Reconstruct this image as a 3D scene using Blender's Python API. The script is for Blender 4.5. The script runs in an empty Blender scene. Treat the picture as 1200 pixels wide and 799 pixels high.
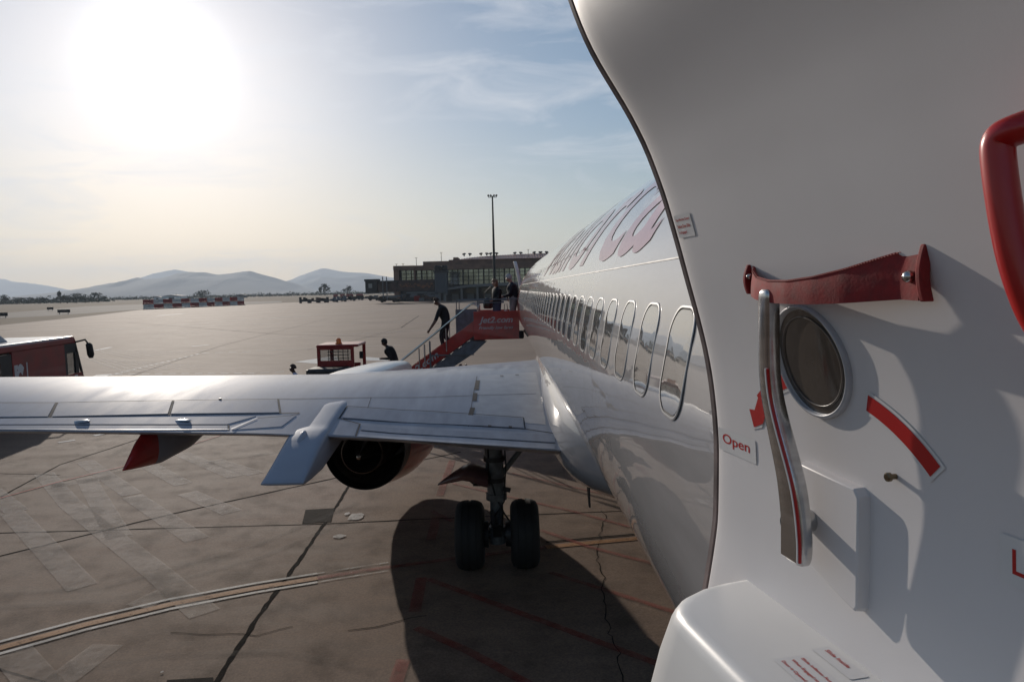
import bpy, bmesh, math, random
import numpy as np
from mathutils import Vector, Matrix, noise
random.seed(7)
S = bpy.context.scene
COL = S.collection

# ------------------------------------------------------------------ camera
F, CX, CY = 830.0, 600.0, 399.5
CAM = np.array([0.0, 0.0, 4.4])
R = np.array([[0.9995626, 0.02550473, -0.01497028],
              [-0.01681898, 0.07388336, -0.99712505],
              [-0.02432535, 0.9969407, 0.07428001]])
cd = bpy.data.cameras.new("camera"); cam = bpy.data.objects.new("camera", cd); COL.objects.link(cam)
cd.sensor_width = 36.0; cd.lens = F / 1200 * 36; cd.clip_start = 0.05; cd.clip_end = 60000
m4 = Matrix([list(R[0]) + [0], list(R[1]) + [0], list(R[2]) + [4.4], [0, 0, 0, 1]])
cam.matrix_world = m4
S.camera = cam
S.render.resolution_x = 1024; S.render.resolution_y = 681

def ray(px, py):
    d = R @ np.array([px - CX, CY - py, -F]); return d / np.linalg.norm(d)
def gp(px, py, z=0.0):
    d = ray(px, py); return CAM + d * ((z - 4.4) / d[2])
def atY(px, py, y):
    d = ray(px, py); return CAM + d * (y / d[1])

# ------------------------------------------------------------------ sky, sun, exposure
SUN = Vector((-0.40090, 0.87336, 0.27663)).normalized()
SUN_EL = math.asin(SUN.z); SUN_AZ = math.atan2(SUN.x, SUN.y)
W = bpy.data.worlds.new("World"); S.world = W; W.use_nodes = True
nt = W.node_tree; nt.nodes.clear()
def N(nt, t, **k):
    n = nt.nodes.new(t)
    for a, b in k.items(): setattr(n, a, b)
    return n
out = N(nt, 'ShaderNodeOutputWorld'); bg = N(nt, 'ShaderNodeBackground')
sky = N(nt, 'ShaderNodeTexSky', sky_type='NISHITA'); sky.sun_disc = False
sky.sun_elevation = SUN_EL; sky.sun_rotation = SUN_AZ % (2 * math.pi)
sky.altitude = 0; sky.air_density = 1.0; sky.dust_density = 0.45; sky.ozone_density = 2.0
tc = N(nt, 'ShaderNodeTexCoord')
# glare of the hazy air round the sun
dot = N(nt, 'ShaderNodeVectorMath', operation='DOT_PRODUCT'); nrm = N(nt, 'ShaderNodeVectorMath', operation='NORMALIZE')
nt.links.new(tc.outputs['Generated'], nrm.inputs[0]); nt.links.new(nrm.outputs[0], dot.inputs[0]); dot.inputs[1].default_value = SUN
def powv(src, p, k):
    cl = N(nt, 'ShaderNodeMath', operation='MAXIMUM'); cl.inputs[1].default_value = 0; nt.links.new(src, cl.inputs[0])
    a = N(nt, 'ShaderNodeMath', operation='POWER'); a.inputs[1].default_value = p; nt.links.new(cl.outputs[0], a.inputs[0])
    b = N(nt, 'ShaderNodeMath', operation='MULTIPLY'); b.inputs[1].default_value = k; nt.links.new(a.outputs[0], b.inputs[0]); return b.outputs[0]
g1 = powv(dot.outputs['Value'], 58, 2.5); g2 = powv(dot.outputs['Value'], 20, .2); g3 = powv(dot.outputs['Value'], 700, 12.0)
ad = N(nt, 'ShaderNodeMath', operation='ADD'); nt.links.new(g1, ad.inputs[0]); nt.links.new(g2, ad.inputs[1])
ad2 = N(nt, 'ShaderNodeMath', operation='ADD'); nt.links.new(ad.outputs[0], ad2.inputs[0]); nt.links.new(g3, ad2.inputs[1])
glc = N(nt, 'ShaderNodeVectorMath', operation='SCALE'); glc.inputs[0].default_value = (0.97, 0.99, 1.0); nt.links.new(ad2.outputs[0], glc.inputs['Scale'])
# thin cirrus streaks
mp = N(nt, 'ShaderNodeMapping'); mp.inputs['Scale'].default_value = (3.2, 2.2, 13.0); mp.inputs['Rotation'].default_value = (0.35, 0.3, 0.2)
nt.links.new(nrm.outputs[0], mp.inputs[0])
nz = N(nt, 'ShaderNodeTexNoise'); nz.inputs['Scale'].default_value = 1.7; nz.inputs['Detail'].default_value = 9; nz.inputs['Roughness'].default_value = .62; nz.inputs['Distortion'].default_value = .7
nt.links.new(mp.outputs[0], nz.inputs['Vector'])
cr = N(nt, 'ShaderNodeMapRange'); cr.inputs['From Min'].default_value = .50; cr.inputs['From Max'].default_value = .78; cr.inputs['To Max'].default_value = .65
nt.links.new(nz.outputs['Fac'], cr.inputs['Value'])
cm = N(nt, 'ShaderNodeMixRGB'); cm.inputs['Color2'].default_value = (7.4, 7.6, 8.1, 1)
hs = N(nt, 'ShaderNodeHueSaturation'); hs.inputs['Saturation'].default_value = 1.18
kd = N(nt, 'ShaderNodeVectorMath', operation='MULTIPLY_ADD'); kd.inputs[1].default_value = (.040, .043, .040); kd.inputs[2].default_value = (1, 1, 1); nt.links.new(sky.outputs[0], kd.inputs[0])
dv = N(nt, 'ShaderNodeVectorMath', operation='DIVIDE'); nt.links.new(sky.outputs[0], dv.inputs[0]); nt.links.new(kd.outputs[0], dv.inputs[1]); 
sx = N(nt, 'ShaderNodeSeparateXYZ'); nt.links.new(nrm.outputs[0], sx.inputs[0])
hz_ = N(nt, 'ShaderNodeMapRange'); hz_.inputs['From Min'].default_value = .0; hz_.inputs['From Max'].default_value = .22; hz_.inputs['To Min'].default_value = 1; hz_.inputs['To Max'].default_value = 0; nt.links.new(sx.outputs['Z'], hz_.inputs['Value'])
wt = N(nt, 'ShaderNodeMixRGB', blend_type='MULTIPLY'); wt.inputs['Color2'].default_value = (1.08, 1.0, .88, 1); nt.links.new(hz_.outputs[0], wt.inputs['Fac']); nt.links.new(dv.outputs[0], wt.inputs['Color1'])   # dusty warm air low over the horizon
nt.links.new(wt.outputs[0], hs.inputs['Color'])
nt.links.new(cr.outputs[0], cm.inputs['Fac']); nt.links.new(hs.outputs[0], cm.inputs['Color1'])
sm = N(nt, 'ShaderNodeVectorMath', operation='ADD'); nt.links.new(cm.outputs[0], sm.inputs[0]); nt.links.new(glc.outputs[0], sm.inputs[1])
nt.links.new(sm.outputs[0], bg.inputs['Color']); bg.inputs['Strength'].default_value = 0.092
nt.links.new(bg.outputs[0], out.inputs['Surface'])

ld = bpy.data.lights.new("sun", 'SUN'); ld.energy = 3.25; ld.angle = math.radians(0.5); ld.color = (1.0, 0.90, 0.79)
lo = bpy.data.objects.new("sun", ld); COL.objects.link(lo); lo.rotation_euler = SUN.to_track_quat('Z', 'Y').to_euler(); lo.location = (-20, 40, 30)
S.view_settings.view_transform = 'Standard'; S.view_settings.look = 'None'; S.view_settings.exposure = 0.12; S.view_settings.gamma = 1.0
S.cycles.max_bounces = 8; S.cycles.volume_bounces = 0

# ------------------------------------------------------------------ materials
MATS = {}
def mat(name, col, rough=.5, metal=0., coat=0., coat_rough=.03, var=.12, scale=6., bump=0., bdist=.001, bscale=60., spec=.5, col2=None, trans=0., emis=0., stretch=None):
    if name in MATS: return MATS[name]
    m = bpy.data.materials.new(name); m.use_nodes = True; t = m.node_tree; b = t.nodes['Principled BSDF']
    tcn = N(t, 'ShaderNodeTexCoord'); n = N(t, 'ShaderNodeTexNoise'); n.inputs['Scale'].default_value = scale; n.inputs['Detail'].default_value = 6
    src = tcn.outputs['Object']
    if stretch:
        mpn = N(t, 'ShaderNodeMapping'); mpn.inputs['Scale'].default_value = stretch; t.links.new(src, mpn.inputs[0]); src = mpn.outputs[0]
    t.links.new(src, n.inputs['Vector'])
    mx = N(t, 'ShaderNodeMixRGB'); c = Vector(col)
    c2 = Vector(col2) if col2 else c * (1 - var * 2)
    mx.inputs['Color1'].default_value = (*c2, 1); mx.inputs['Color2'].default_value = (*(c if col2 else c * (1 + var * .3)), 1)
    rg = N(t, 'ShaderNodeMapRange'); rg.inputs['From Min'].default_value = .3; rg.inputs['From Max'].default_value = .7
    t.links.new(n.outputs['Fac'], rg.inputs['Value']); t.links.new(rg.outputs[0], mx.inputs['Fac']); t.links.new(mx.outputs[0], b.inputs['Base Color'])
    rr = N(t, 'ShaderNodeMapRange'); rr.inputs['To Min'].default_value = max(rough * .85, .01); rr.inputs['To Max'].default_value = min(rough * 1.15, 1)
    t.links.new(n.outputs['Fac'], rr.inputs['Value']); t.links.new(rr.outputs[0], b.inputs['Roughness'])
    b.inputs['Metallic'].default_value = metal; b.inputs['Coat Weight'].default_value = coat; b.inputs['Coat Roughness'].default_value = coat_rough
    b.inputs['Specular IOR Level'].default_value = spec; b.inputs['Transmission Weight'].default_value = trans
    if emis: b.inputs['Emission Color'].default_value = (*col, 1); b.inputs['Emission Strength'].default_value = emis
    if bump:
        n2 = N(t, 'ShaderNodeTexNoise'); n2.inputs['Scale'].default_value = bscale; n2.inputs['Detail'].default_value = 4; t.links.new(src, n2.inputs['Vector'])
        bp = N(t, 'ShaderNodeBump'); bp.inputs['Strength'].default_value = bump; bp.inputs['Distance'].default_value = bdist
        t.links.new(n2.outputs['Fac'], bp.inputs['Height']); t.links.new(bp.outputs[0], b.inputs['Normal'])
    MATS[name] = m; return m

M_white = mat('white_paint', (.78, .79, .80), .35, coat=.6)
M_wing = mat('wing_grey_paint', (.35, .375, .43), .55, coat=.2, coat_rough=.05, var=.10, scale=2.2, spec=.06, stretch=(2.4, .4, 1))
M_wing2 = mat('flap_grey_paint', (.32, .345, .40), .55, coat=.2, coat_rough=.08, var=.12, scale=2.5, spec=.06, stretch=(2.4, .5, 1))
M_walk = mat('walkway_grey_paint', (.33, .34, .37), .5, coat=.25, coat_rough=.25, var=.1, scale=5)
M_gap = mat('panel_gap', (.025, .025, .03), .8)
M_seam = mat('seam_line', (.12, .12, .13), .6)
M_red = mat('red_paint', (.42, .018, .016), .35, coat=.7, var=.15)
M_redd = mat('dull_red_paint', (.30, .016, .014), .5, coat=.2, var=.2)
M_dark = mat('dark_metal', (.035, .035, .038), .5, metal=.4, var=.2)
M_blk = mat('black_rubber', (.012, .012, .013), .75, bump=.15, bscale=40)
M_steel = mat('brushed_steel', (.58, .575, .57), .2, metal=1., bump=.08, bscale=90, stretch=(1, 1, 12))
M_alu = mat('aluminium', (.5, .5, .51), .35, metal=.9)
M_greym = mat('grey_metal', (.16, .17, .185), .45, metal=.3)
M_gear = mat('grey_gear_paint', (.13, .14, .15), .42, metal=.1, coat=.3, var=.3, scale=9)
M_liner = mat('cream_door_lining', (.67, .645, .64), .42, var=.045, scale=2, bump=.05, bscale=420, spec=.4)
M_pack = mat('white_pack_plastic', (.68, .67, .65), .38, var=.03, scale=4, bump=.06, bscale=350)
M_seal = mat('brown_door_seal', (.24, .18, .165), .6, var=.25, scale=20)
M_decal = mat('white_decal_film', (.66, .65, .64), .3, var=.02)
M_redink = mat('red_ink', (.45, .012, .012), .35, var=.06)
M_web = mat('red_webbing', (.27, .018, .018), .8, bump=.3, bscale=260, var=.2, scale=60)
M_redpl = mat('glossy_red_plastic', (.46, .006, .006), .3, coat=.25, var=.05)
M_glassd = mat('dark_window_glass', (.05, .045, .04), .06, coat=.6, var=.3, scale=4)
M_glassb = mat('blue_facade_glass', (.26, .32, .37), .08, metal=.8, var=.35, scale=.15)
M_concr = mat('grey_concrete', (.22, .21, .2), .8, var=.2)
M_brown = mat('brown_roof_metal', (.34, .15, .10), .5, var=.15, scale=.3)
M_wallb = mat('brown_facade', (.22, .125, .09), .7, var=.2, scale=.4)
M_orange = mat('orange_beacon', (.8, .18, .02), .3, coat=.5)
M_leaf = mat('dark_foliage', (.045, .062, .03), .8, col2=(.02, .032, .016), scale=.4)
M_bark = mat('bark', (.06, .045, .035), .9)

def glassmat(name, col, alpha):
    m = bpy.data.materials.new(name); m.use_nodes = True; t = m.node_tree; b = t.nodes['Principled BSDF']
    b.inputs['Base Color'].default_value = (*col, 1); b.inputs['Roughness'].default_value = .03; b.inputs['Alpha'].default_value = alpha
    n = N(t, 'ShaderNodeTexNoise'); n.inputs['Scale'].default_value = 5; mr = N(t, 'ShaderNodeMapRange'); mr.inputs['To Min'].default_value = .02; mr.inputs['To Max'].default_value = .08
    t.links.new(n.outputs['Fac'], mr.inputs['Value']); t.links.new(mr.outputs[0], b.inputs['Roughness'])
    MATS[name] = m; return m
M_clear = glassmat('tinted_vehicle_glass', (.05, .06, .06), .35)

# ------------------------------------------------------------------ mesh helpers
class MB:
    def __init__(s): s.v = []; s.f = []; s.m = []
    def add(s, vs, fs, mi=0):
        o = len(s.v); s.v += [tuple(map(float, v)) for v in vs]; s.f += [tuple(i + o for i in f) for f in fs]; s.m += [mi] * len(fs); return s
    def box(s, c, d, rz=0, mi=0, mtx=None):
        x, y, z = d[0] / 2, d[1] / 2, d[2] / 2
        vs = [Vector((a, b, e)) for a in (-x, x) for b in (-y, y) for e in (-z, z)]
        if mtx is not None: vs = [mtx @ v for v in vs]
        cs, sn = math.cos(rz), math.sin(rz)
        vs = [(c[0] + v.x * cs - v.y * sn, c[1] + v.x * sn + v.y * cs, c[2] + v.z) for v in vs]
        return s.add(vs, [(0, 1, 3, 2), (4, 6, 7, 5), (0, 4, 5, 1), (2, 3, 7, 6), (0, 2, 6, 4), (1, 5, 7, 3)], mi)
    def bar(s, p, q, w, h=None, mi=0, up=(0, 0, 1)):
        h = h or w; p = Vector(p); q = Vector(q); d = (q - p).normalized(); u = Vector(up)
        if abs(d.dot(u)) > .98: u = Vector((0, 1, 0))
        a = d.cross(u).normalized(); b = a.cross(d).normalized()
        vs = [e + a * (i * w / 2) + b * (j * h / 2) for e in (p, q) for i, j in ((-1, -1), (1, -1), (1, 1), (-1, 1))]
        return s.add(vs, [(0, 3, 2, 1), (4, 5, 6, 7), (0, 1, 5, 4), (1, 2, 6, 5), (2, 3, 7, 6), (3, 0, 4, 7)], mi)
    def tube(s, pts, r, n=10, mi=0, caps=True):
        pts = [Vector(p) for p in pts]; rs = r if isinstance(r, (list, tuple)) else [r] * len(pts)
        vs = []; prev = None
        for i, p in enumerate(pts):
            d = (pts[min(i + 1, len(pts) - 1)] - pts[max(i - 1, 0)]).normalized()
            if prev is None: a = d.orthogonal().normalized()
            else: a = (prev - d * prev.dot(d)).normalized()
            prev = a; b = d.cross(a)
            for k in range(n):
                t = 2 * math.pi * k / n; vs.append(p + (a * math.cos(t) + b * math.sin(t)) * rs[i])
        fs = []
        for i in range(len(pts) - 1):
            for k in range(n): fs.append((i * n + k, i * n + (k + 1) % n, (i + 1) * n + (k + 1) % n, (i + 1) * n + k))
        if caps: fs += [tuple(range(n - 1, -1, -1)), tuple((len(pts) - 1) * n + k for k in range(n))]
        return s.add(vs, fs, mi)
    def loft(s, rings, mi=0, caps=True, closed=True):
        n = len(rings[0]); vs = [v for r in rings for v in r]; fs = []
        for i in range(len(rings) - 1):
            for k in range(n if closed else n - 1): fs.append((i * n + k, i * n + (k + 1) % n, (i + 1) * n + (k + 1) % n, (i + 1) * n + k))
        if caps and closed: fs += [tuple(range(n - 1, -1, -1)), tuple((len(rings) - 1) * n + k for k in range(n))]
        return s.add(vs, fs, mi)
    def lathe(s, c, axis, prof, n=24, mi=0):   # prof: (distance along axis, radius)
        ax = Vector(axis).normalized(); a = ax.orthogonal().normalized(); b = ax.cross(a); c = Vector(c)
        rings = [[c + ax * t + (a * math.cos(2 * math.pi * k / n) + b * math.sin(2 * math.pi * k / n)) * r for k in range(n)] for t, r in prof]
        return s.loft(rings, mi, caps=False)
    def prism(s, poly, ext, mi=0):             # poly: list of 3D points, ext: vector
        n = len(poly); e = Vector(ext); vs = [Vector(p) for p in poly] + [Vector(p) + e for p in poly]
        return s.add(vs, [tuple(range(n)), tuple(range(2 * n - 1, n - 1, -1))] + [(i, (i + n), ((i + 1) % n) + n, (i + 1) % n) for i in range(n)], mi)
    def quadgrid(s, fn, nu, nv, mi=0):
        vs = [fn(i / nu, j / nv) for i in range(nu + 1) for j in range(nv + 1)]
        return s.add(vs, [(i * (nv + 1) + j, (i + 1) * (nv + 1) + j, (i + 1) * (nv + 1) + j + 1, i * (nv + 1) + j + 1) for i in range(nu) for j in range(nv)], mi)
    def mesh(s, name, mats, smooth=False, angle=None):
        me = bpy.data.meshes.new(name); me.from_pydata(s.v, [], s.f)
        for m in (mats if isinstance(mats, (list, tuple)) else [mats]): me.materials.append(m)
        me.polygons.foreach_set('material_index', s.m)
        bm = bmesh.new(); bm.from_mesh(me); bmesh.ops.recalc_face_normals(bm, faces=bm.faces); bm.to_mesh(me); bm.free()
        if smooth:
            me.polygons.foreach_set('use_smooth', [True] * len(me.polygons))
            if angle: 
                bm = bmesh.new(); bm.from_mesh(me)
                for e in bm.edges:
                    if len(e.link_faces) == 2 and e.calc_face_angle(0) > math.radians(angle): e.smooth = False
                bm.to_mesh(me); bm.free()
        me.update(); return me
    def build(s, name, mats, parent=None, smooth=False, angle=35, bevel=0, kind=None, label=None):
        o = bpy.data.objects.new(name, s.mesh(name, mats, smooth, angle)); COL.objects.link(o)
        if parent is not None: setpar(o, parent)
        if bevel:
            b = o.modifiers.new('bevel', 'BEVEL'); b.width = bevel; b.segments = 2; b.limit_method = 'ANGLE'; b.angle_limit = math.radians(40)
        if kind: o['kind'] = kind
        if label: o['label'] = label
        return o
def wmat(o):
    m = o.matrix_basis.copy()
    if o.parent: m = wmat(o.parent) @ o.matrix_parent_inverse @ m
    return m
def setpar(o, p):
    o.parent = p; o.matrix_parent_inverse = wmat(p).inverted()
def setlocal(o, p): o.parent = p
def thing(name, label, cat, loc=(0, 0, 0), rz=0, group=None):
    o = bpy.data.objects.new(name, None); COL.objects.link(o); o.location = loc; o.rotation_euler = (0, 0, rz); o.empty_display_size = .3
    o['label'] = label; o['category'] = cat
    if group: o['group'] = group
    return o
def tag(o, label, cat, group=None):
    o['label'] = label; o['category'] = cat
    if group: o['group'] = group
    return o
def interp(tab, x, k):
    xs = [t[0] for t in tab]
    if xs[0] > xs[-1]: return float(np.interp(-x, [-a for a in xs], [t[k] for t in tab]))
    return float(np.interp(x, xs, [t[k] for t in tab]))

def text_bm(body, size=1.0, shear=0., bold=0., spacing=1.0, cuts=0, line=1.0):
    cu = bpy.data.curves.new('t', 'FONT'); cu.body = body; cu.size = size; cu.shear = shear; cu.offset = bold; cu.space_character = spacing; cu.space_line = line; cu.resolution_u = 4
    o = bpy.data.objects.new('t', cu); COL.objects.link(o); dg = bpy.context.evaluated_depsgraph_get(); dg.update()
    me = bpy.data.meshes.new_from_object(o.evaluated_get(dg)); bpy.data.objects.remove(o)
    bm = bmesh.new(); bm.from_mesh(me); bmesh.ops.remove_doubles(bm, verts=bm.verts, dist=1e-5)
    if cuts:
        ys = [v.co.y for v in bm.verts]; lo_, hi_ = min(ys), max(ys)
        for i in range(1, cuts):
            y = lo_ + (hi_ - lo_) * i / cuts
            bmesh.ops.bisect_plane(bm, geom=bm.verts[:] + bm.edges[:] + bm.faces[:], plane_co=(0, y, 0), plane_no=(0, 1, 0))
    vs = [(v.co.x, v.co.y) for v in bm.verts]
    bm.verts.index_update(); fs = [tuple(v.index for v in f.verts) for f in bm.faces]; bm.free()
    return vs, fs
def text_fit(body, w, h, **k):              # text centred on (0,0), scaled to w x h
    vs, fs = text_bm(body, 1.0, **k)
    a = np.array(vs); lo_ = a.min(0); hi_ = a.max(0); sz = hi_ - lo_
    a = (a - (lo_ + hi_) / 2) * np.array([w / sz[0], h / sz[1]]); return a, fs

# ------------------------------------------------------------------ ground and markings
def groundmat(name, c1, c2, sc, rough=.6, fine=.12, bump=.5, spec=.4, far=False):
    m = bpy.data.materials.new(name); m.use_nodes = True; t = m.node_tree; b = t.nodes['Principled BSDF']
    g = N(t, 'ShaderNodeNewGeometry'); n1 = N(t, 'ShaderNodeTexNoise'); n1.inputs['Scale'].default_value = sc; n1.inputs['Detail'].default_value = 8; n1.inputs['Roughness'].default_value = .65
    t.links.new(g.outputs['Position'], n1.inputs['Vector'])
    r1 = N(t, 'ShaderNodeMapRange'); r1.inputs['From Min'].default_value = .32; r1.inputs['From Max'].default_value = .68; t.links.new(n1.outputs['Fac'], r1.inputs['Value'])
    mx = N(t, 'ShaderNodeMixRGB'); mx.inputs['Color1'].default_value = (*c1, 1); mx.inputs['Color2'].default_value = (*c2, 1); t.links.new(r1.outputs[0], mx.inputs['Fac'])
    n2 = N(t, 'ShaderNodeTexNoise'); n2.inputs['Scale'].default_value = 38; n2.inputs['Detail'].default_value = 3; t.links.new(g.outputs['Position'], n2.inputs['Vector'])
    n3 = N(t, 'ShaderNodeTexNoise'); n3.inputs['Scale'].default_value = 1.1; n3.inputs['Detail'].default_value = 10; n3.inputs['Roughness'].default_value = .8
    mp = N(t, 'ShaderNodeMapping'); mp.inputs['Scale'].default_value = (.25, 1.2, 1); mp.inputs['Rotation'].default_value = (0, 0, .22)
    t.links.new(g.outputs['Position'], mp.inputs[0]); t.links.new(mp.outputs[0], n3.inputs['Vector'])
    a = N(t, 'ShaderNodeMapRange'); a.inputs['From Min'].default_value = .25; a.inputs['From Max'].default_value = .75; a.inputs['To Min'].default_value = 1 - fine * 2.2; a.inputs['To Max'].default_value = 1 + fine * 2.2; t.links.new(n2.outputs['Fac'], a.inputs['Value'])
    a2 = N(t, 'ShaderNodeMapRange'); a2.inputs['From Min'].default_value = .3; a2.inputs['From Max'].default_value = .7; a2.inputs['To Min'].default_value = 1 - fine * 2; a2.inputs['To Max'].default_value = 1 + fine * 1.6; t.links.new(n3.outputs['Fac'], a2.inputs['Value'])
    mu = N(t, 'ShaderNodeMath', operation='MULTIPLY'); t.links.new(a.outputs[0], mu.inputs[0]); t.links.new(a2.outputs[0], mu.inputs[1])
    sc_ = N(t, 'ShaderNodeVectorMath', operation='SCALE'); t.links.new(mx.outputs[0], sc_.inputs[0]); t.links.new(mu.outputs[0], sc_.inputs['Scale']); t.links.new(sc_.outputs[0], b.inputs['Base Color'])
    rr = N(t, 'ShaderNodeMapRange'); rr.inputs['To Min'].default_value = rough * .85; rr.inputs['To Max'].default_value = min(1, rough * 1.2); t.links.new(n3.outputs['Fac'], rr.inputs['Value']); t.links.new(rr.outputs[0], b.inputs['Roughness'])
    b.inputs['Specular IOR Level'].default_value = spec
    if bump:
        n4 = N(t, 'ShaderNodeTexNoise'); n4.inputs['Scale'].default_value = 90; n4.inputs['Detail'].default_value = 3; t.links.new(g.outputs['Position'], n4.inputs['Vector'])
        bp = N(t, 'ShaderNodeBump'); bp.inputs['Strength'].default_value = bump; bp.inputs['Distance'].default_value = .006; t.links.new(n4.outputs['Fac'], bp.inputs['Height']); t.links.new(bp.outputs[0], b.inputs['Normal'])
    return m
def paintmat(name, col, wear, rough=.55, sc=9., soft=.12, amax=.9):
    m = bpy.data.materials.new(name); m.use_nodes = True; t = m.node_tree; b = t.nodes['Principled BSDF']
    g = N(t, 'ShaderNodeNewGeometry'); n1 = N(t, 'ShaderNodeTexNoise'); n1.inputs['Scale'].default_value = sc; n1.inputs['Detail'].default_value = 9; n1.inputs['Roughness'].default_value = .75
    t.links.new(g.outputs['Position'], n1.inputs['Vector'])
    r = N(t, 'ShaderNodeMapRange'); r.inputs['From Min'].default_value = wear - soft; r.inputs['From Max'].default_value = wear + soft; t.links.new(n1.outputs['Fac'], r.inputs['Value'])
    r.inputs['To Min'].default_value = .0; r.inputs['To Max'].default_value = amax
    t.links.new(r.outputs[0], b.inputs['Alpha']); b.inputs['Base Color'].default_value = (*col, 1); b.inputs['Roughness'].default_value = .76; b.inputs['Specular IOR Level'].default_value = .22
    return m
M_field = groundmat('dry_field', (.135, .092, .055), (.085, .062, .036), .02, rough=1.0, bump=0, spec=.1)
M_apron = groundmat('apron_concrete', (.155, .101, .068), (.222, .155, .113), .09, rough=.8, spec=.2, bump=.3)
M_taxi = groundmat('taxiway_asphalt', (.12, .105, .09), (.16, .142, .125), .03, rough=.9, bump=0, spec=.12)
M_tar = mat('tar_joint', (.014, .012, .011), .95, scale=3, spec=.02)
M_wear = paintmat('worn_pale_paint', (.46, .39, .33), .50, sc=3, soft=.25, amax=.62)
M_whl = paintmat('white_line_paint', (.62, .60, .56), .36, sc=22)
M_org = paintmat('orange_line_paint', (.38, .19, .08), .36, sc=16)
M_redl = paintmat('faded_red_line_paint', (.30, .035, .025), .5, sc=5, soft=.25, amax=.8)
M_redl2 = paintmat('red_line_paint', (.38, .02, .02), .30, sc=12)

def flat(name, mb, m, z=0): o = mb.build(name, m); o['kind'] = 'structure'; return o
mb = MB(); mb.quadgrid(lambda a, b: (-18000 + 36000 * a, -2000 + 20000 * b, 0), 24, 24)
flat('ground', mb, M_field)
def gpoly(pts, z): return [tuple(gp(x, y, z)[:2]) + (z,) for x, y in pts]
mb = MB()
far = [(-60, 384), (0, 381), (90, 372), (170, 362.5), (300, 356.5), (420, 350.5), (520, 347.0)]
fp = gpoly(far, .010)
poly = [(-160, -60, .010)] + [(-160, fp[0][1], .01)] + fp + [(260, 560, .010), (260, -60, .010)]
mb.add(poly, [tuple(range(len(poly)))]); flat('apron', mb, M_apron)
mb = MB(); p = gpoly([(-40, 375), (60, 370), (150, 363.6), (240, 359), (330, 354.6), (330, 352.6), (200, 355.2), (100, 359), (40, 364), (-40, 370)], .006)
mb.add(p, [tuple(range(len(p)))]); flat('taxiway', mb, M_taxi)

def strip(mb, pts, w, z, mi=0, jit=0., sub=1):
    """flat ribbon through ground points (photo pixels mapped onto the ground), width in metres"""
    P = [Vector(gp(x, y, 0)) for x, y in pts]
    if sub > 1 or jit:
        Q = []
        for a, b in zip(P[:-1], P[1:]):
            k = max(1, int((b - a).length / max(.05, sub)))
            for i in range(k): Q.append(a.lerp(b, i / k) + Vector((random.uniform(-jit, jit), random.uniform(-jit, jit), 0)))
        P = Q + [P[-1]]
    vs = []
    for i, p in enumerate(P):
        d = (P[min(i + 1, len(P) - 1)] - P[max(i - 1, 0)]); d.z = 0; d.normalize(); n = Vector((-d.y, d.x, 0))
        ww = w * (1 + (random.uniform(-.3, .3) if jit else 0))
        vs += [(p.x + n.x * ww / 2, p.y + n.y * ww / 2, z), (p.x - n.x * ww / 2, p.y - n.y * ww / 2, z)]
    mb.add(vs, [(2 * i, 2 * i + 1, 2 * i + 3, 2 * i + 2) for i in range(len(P) - 1)], mi)
# tar-filled slab joints
mb = MB()
strip(mb, [(250, 806), (300, 727), (352, 655), (392, 597), (414, 562), (440, 522)], .062, .015, jit=.009, sub=.12)
for pts, w in [([(-40, 627), (0, 625), (375, 614.5)], .03), ([(375, 614.5), (560, 606), (745, 598.5)], .035), ([(-40, 661), (0, 652), (200, 603), (395, 560), (540, 530)], .05),
               ([(0, 583), (70, 545), (150, 519), (175, 510)], .045), ([(0, 555), (70, 557)], .03), ([(150, 378), (330, 392), (560, 398)], .12), ([(470, 384), (491, 370)], .15),
               ([(120, 452), (260, 405), (390, 372)], .06), ([(360, 410), (420, 398), (475, 383)], .05), ([(-80, 760), (90, 812)], .03)]:
    strip(mb, pts, w, .015, jit=.008, sub=.3)
o = flat('slab_joint', mb, M_tar)
mb = MB()
strip(mb, [(706, 599), (710, 610), (704, 622), (702, 636), (698, 650), (703, 664), (708, 678), (706, 700), (710, 725), (716, 748), (726, 765), (730, 800)], .012, .0165, jit=.035, sub=.12)
strip(mb, [(405, 740), (440, 735), (470, 727), (500, 722)], .016, .0165, jit=.03, sub=.15)
strip(mb, [(345, 735), (300, 745), (200, 742)], .014, .0165, jit=.03, sub=.15)
flat('pavement_crack', mb, M_tar)
mb = MB()
for q in [[(358, 597), (392, 595), (388, 611), (354, 613)], [(196, 796), (250, 793), (252, 812), (190, 812)]]: mb.add(gpoly(q, .0175), [(0, 1, 2, 3)])
flat('asphalt_patch', mb, mat('dark_patch', (.03, .026, .023), .95, scale=8, bump=.5, bscale=70, spec=.05))
# faded chevrons
mb = MB()
for a, b in [((99, 541), (155, 580)), ((83, 592), (185, 672)), ((155, 582), (231, 633)), ((14, 601), (97, 689)), ((173, 545), (215, 568)), ((212, 532), (277, 559)), ((219, 578), (272, 601)), ((51, 555), (83, 592)),
             ((130, 560), (60, 570)), ((15, 765), (70, 830)), ((127, 756), (60, 806)), ((204, 690), (160, 712)), ((-30, 560), (20, 600)), ((250, 540), (300, 556)), ((100, 560), (140, 690 - 60)), ((185, 672), (240, 720))]:
    strip(mb, [a, b], .42, .019, sub=3)
flat('faded_chevron_paint', mb, M_wear)
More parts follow.
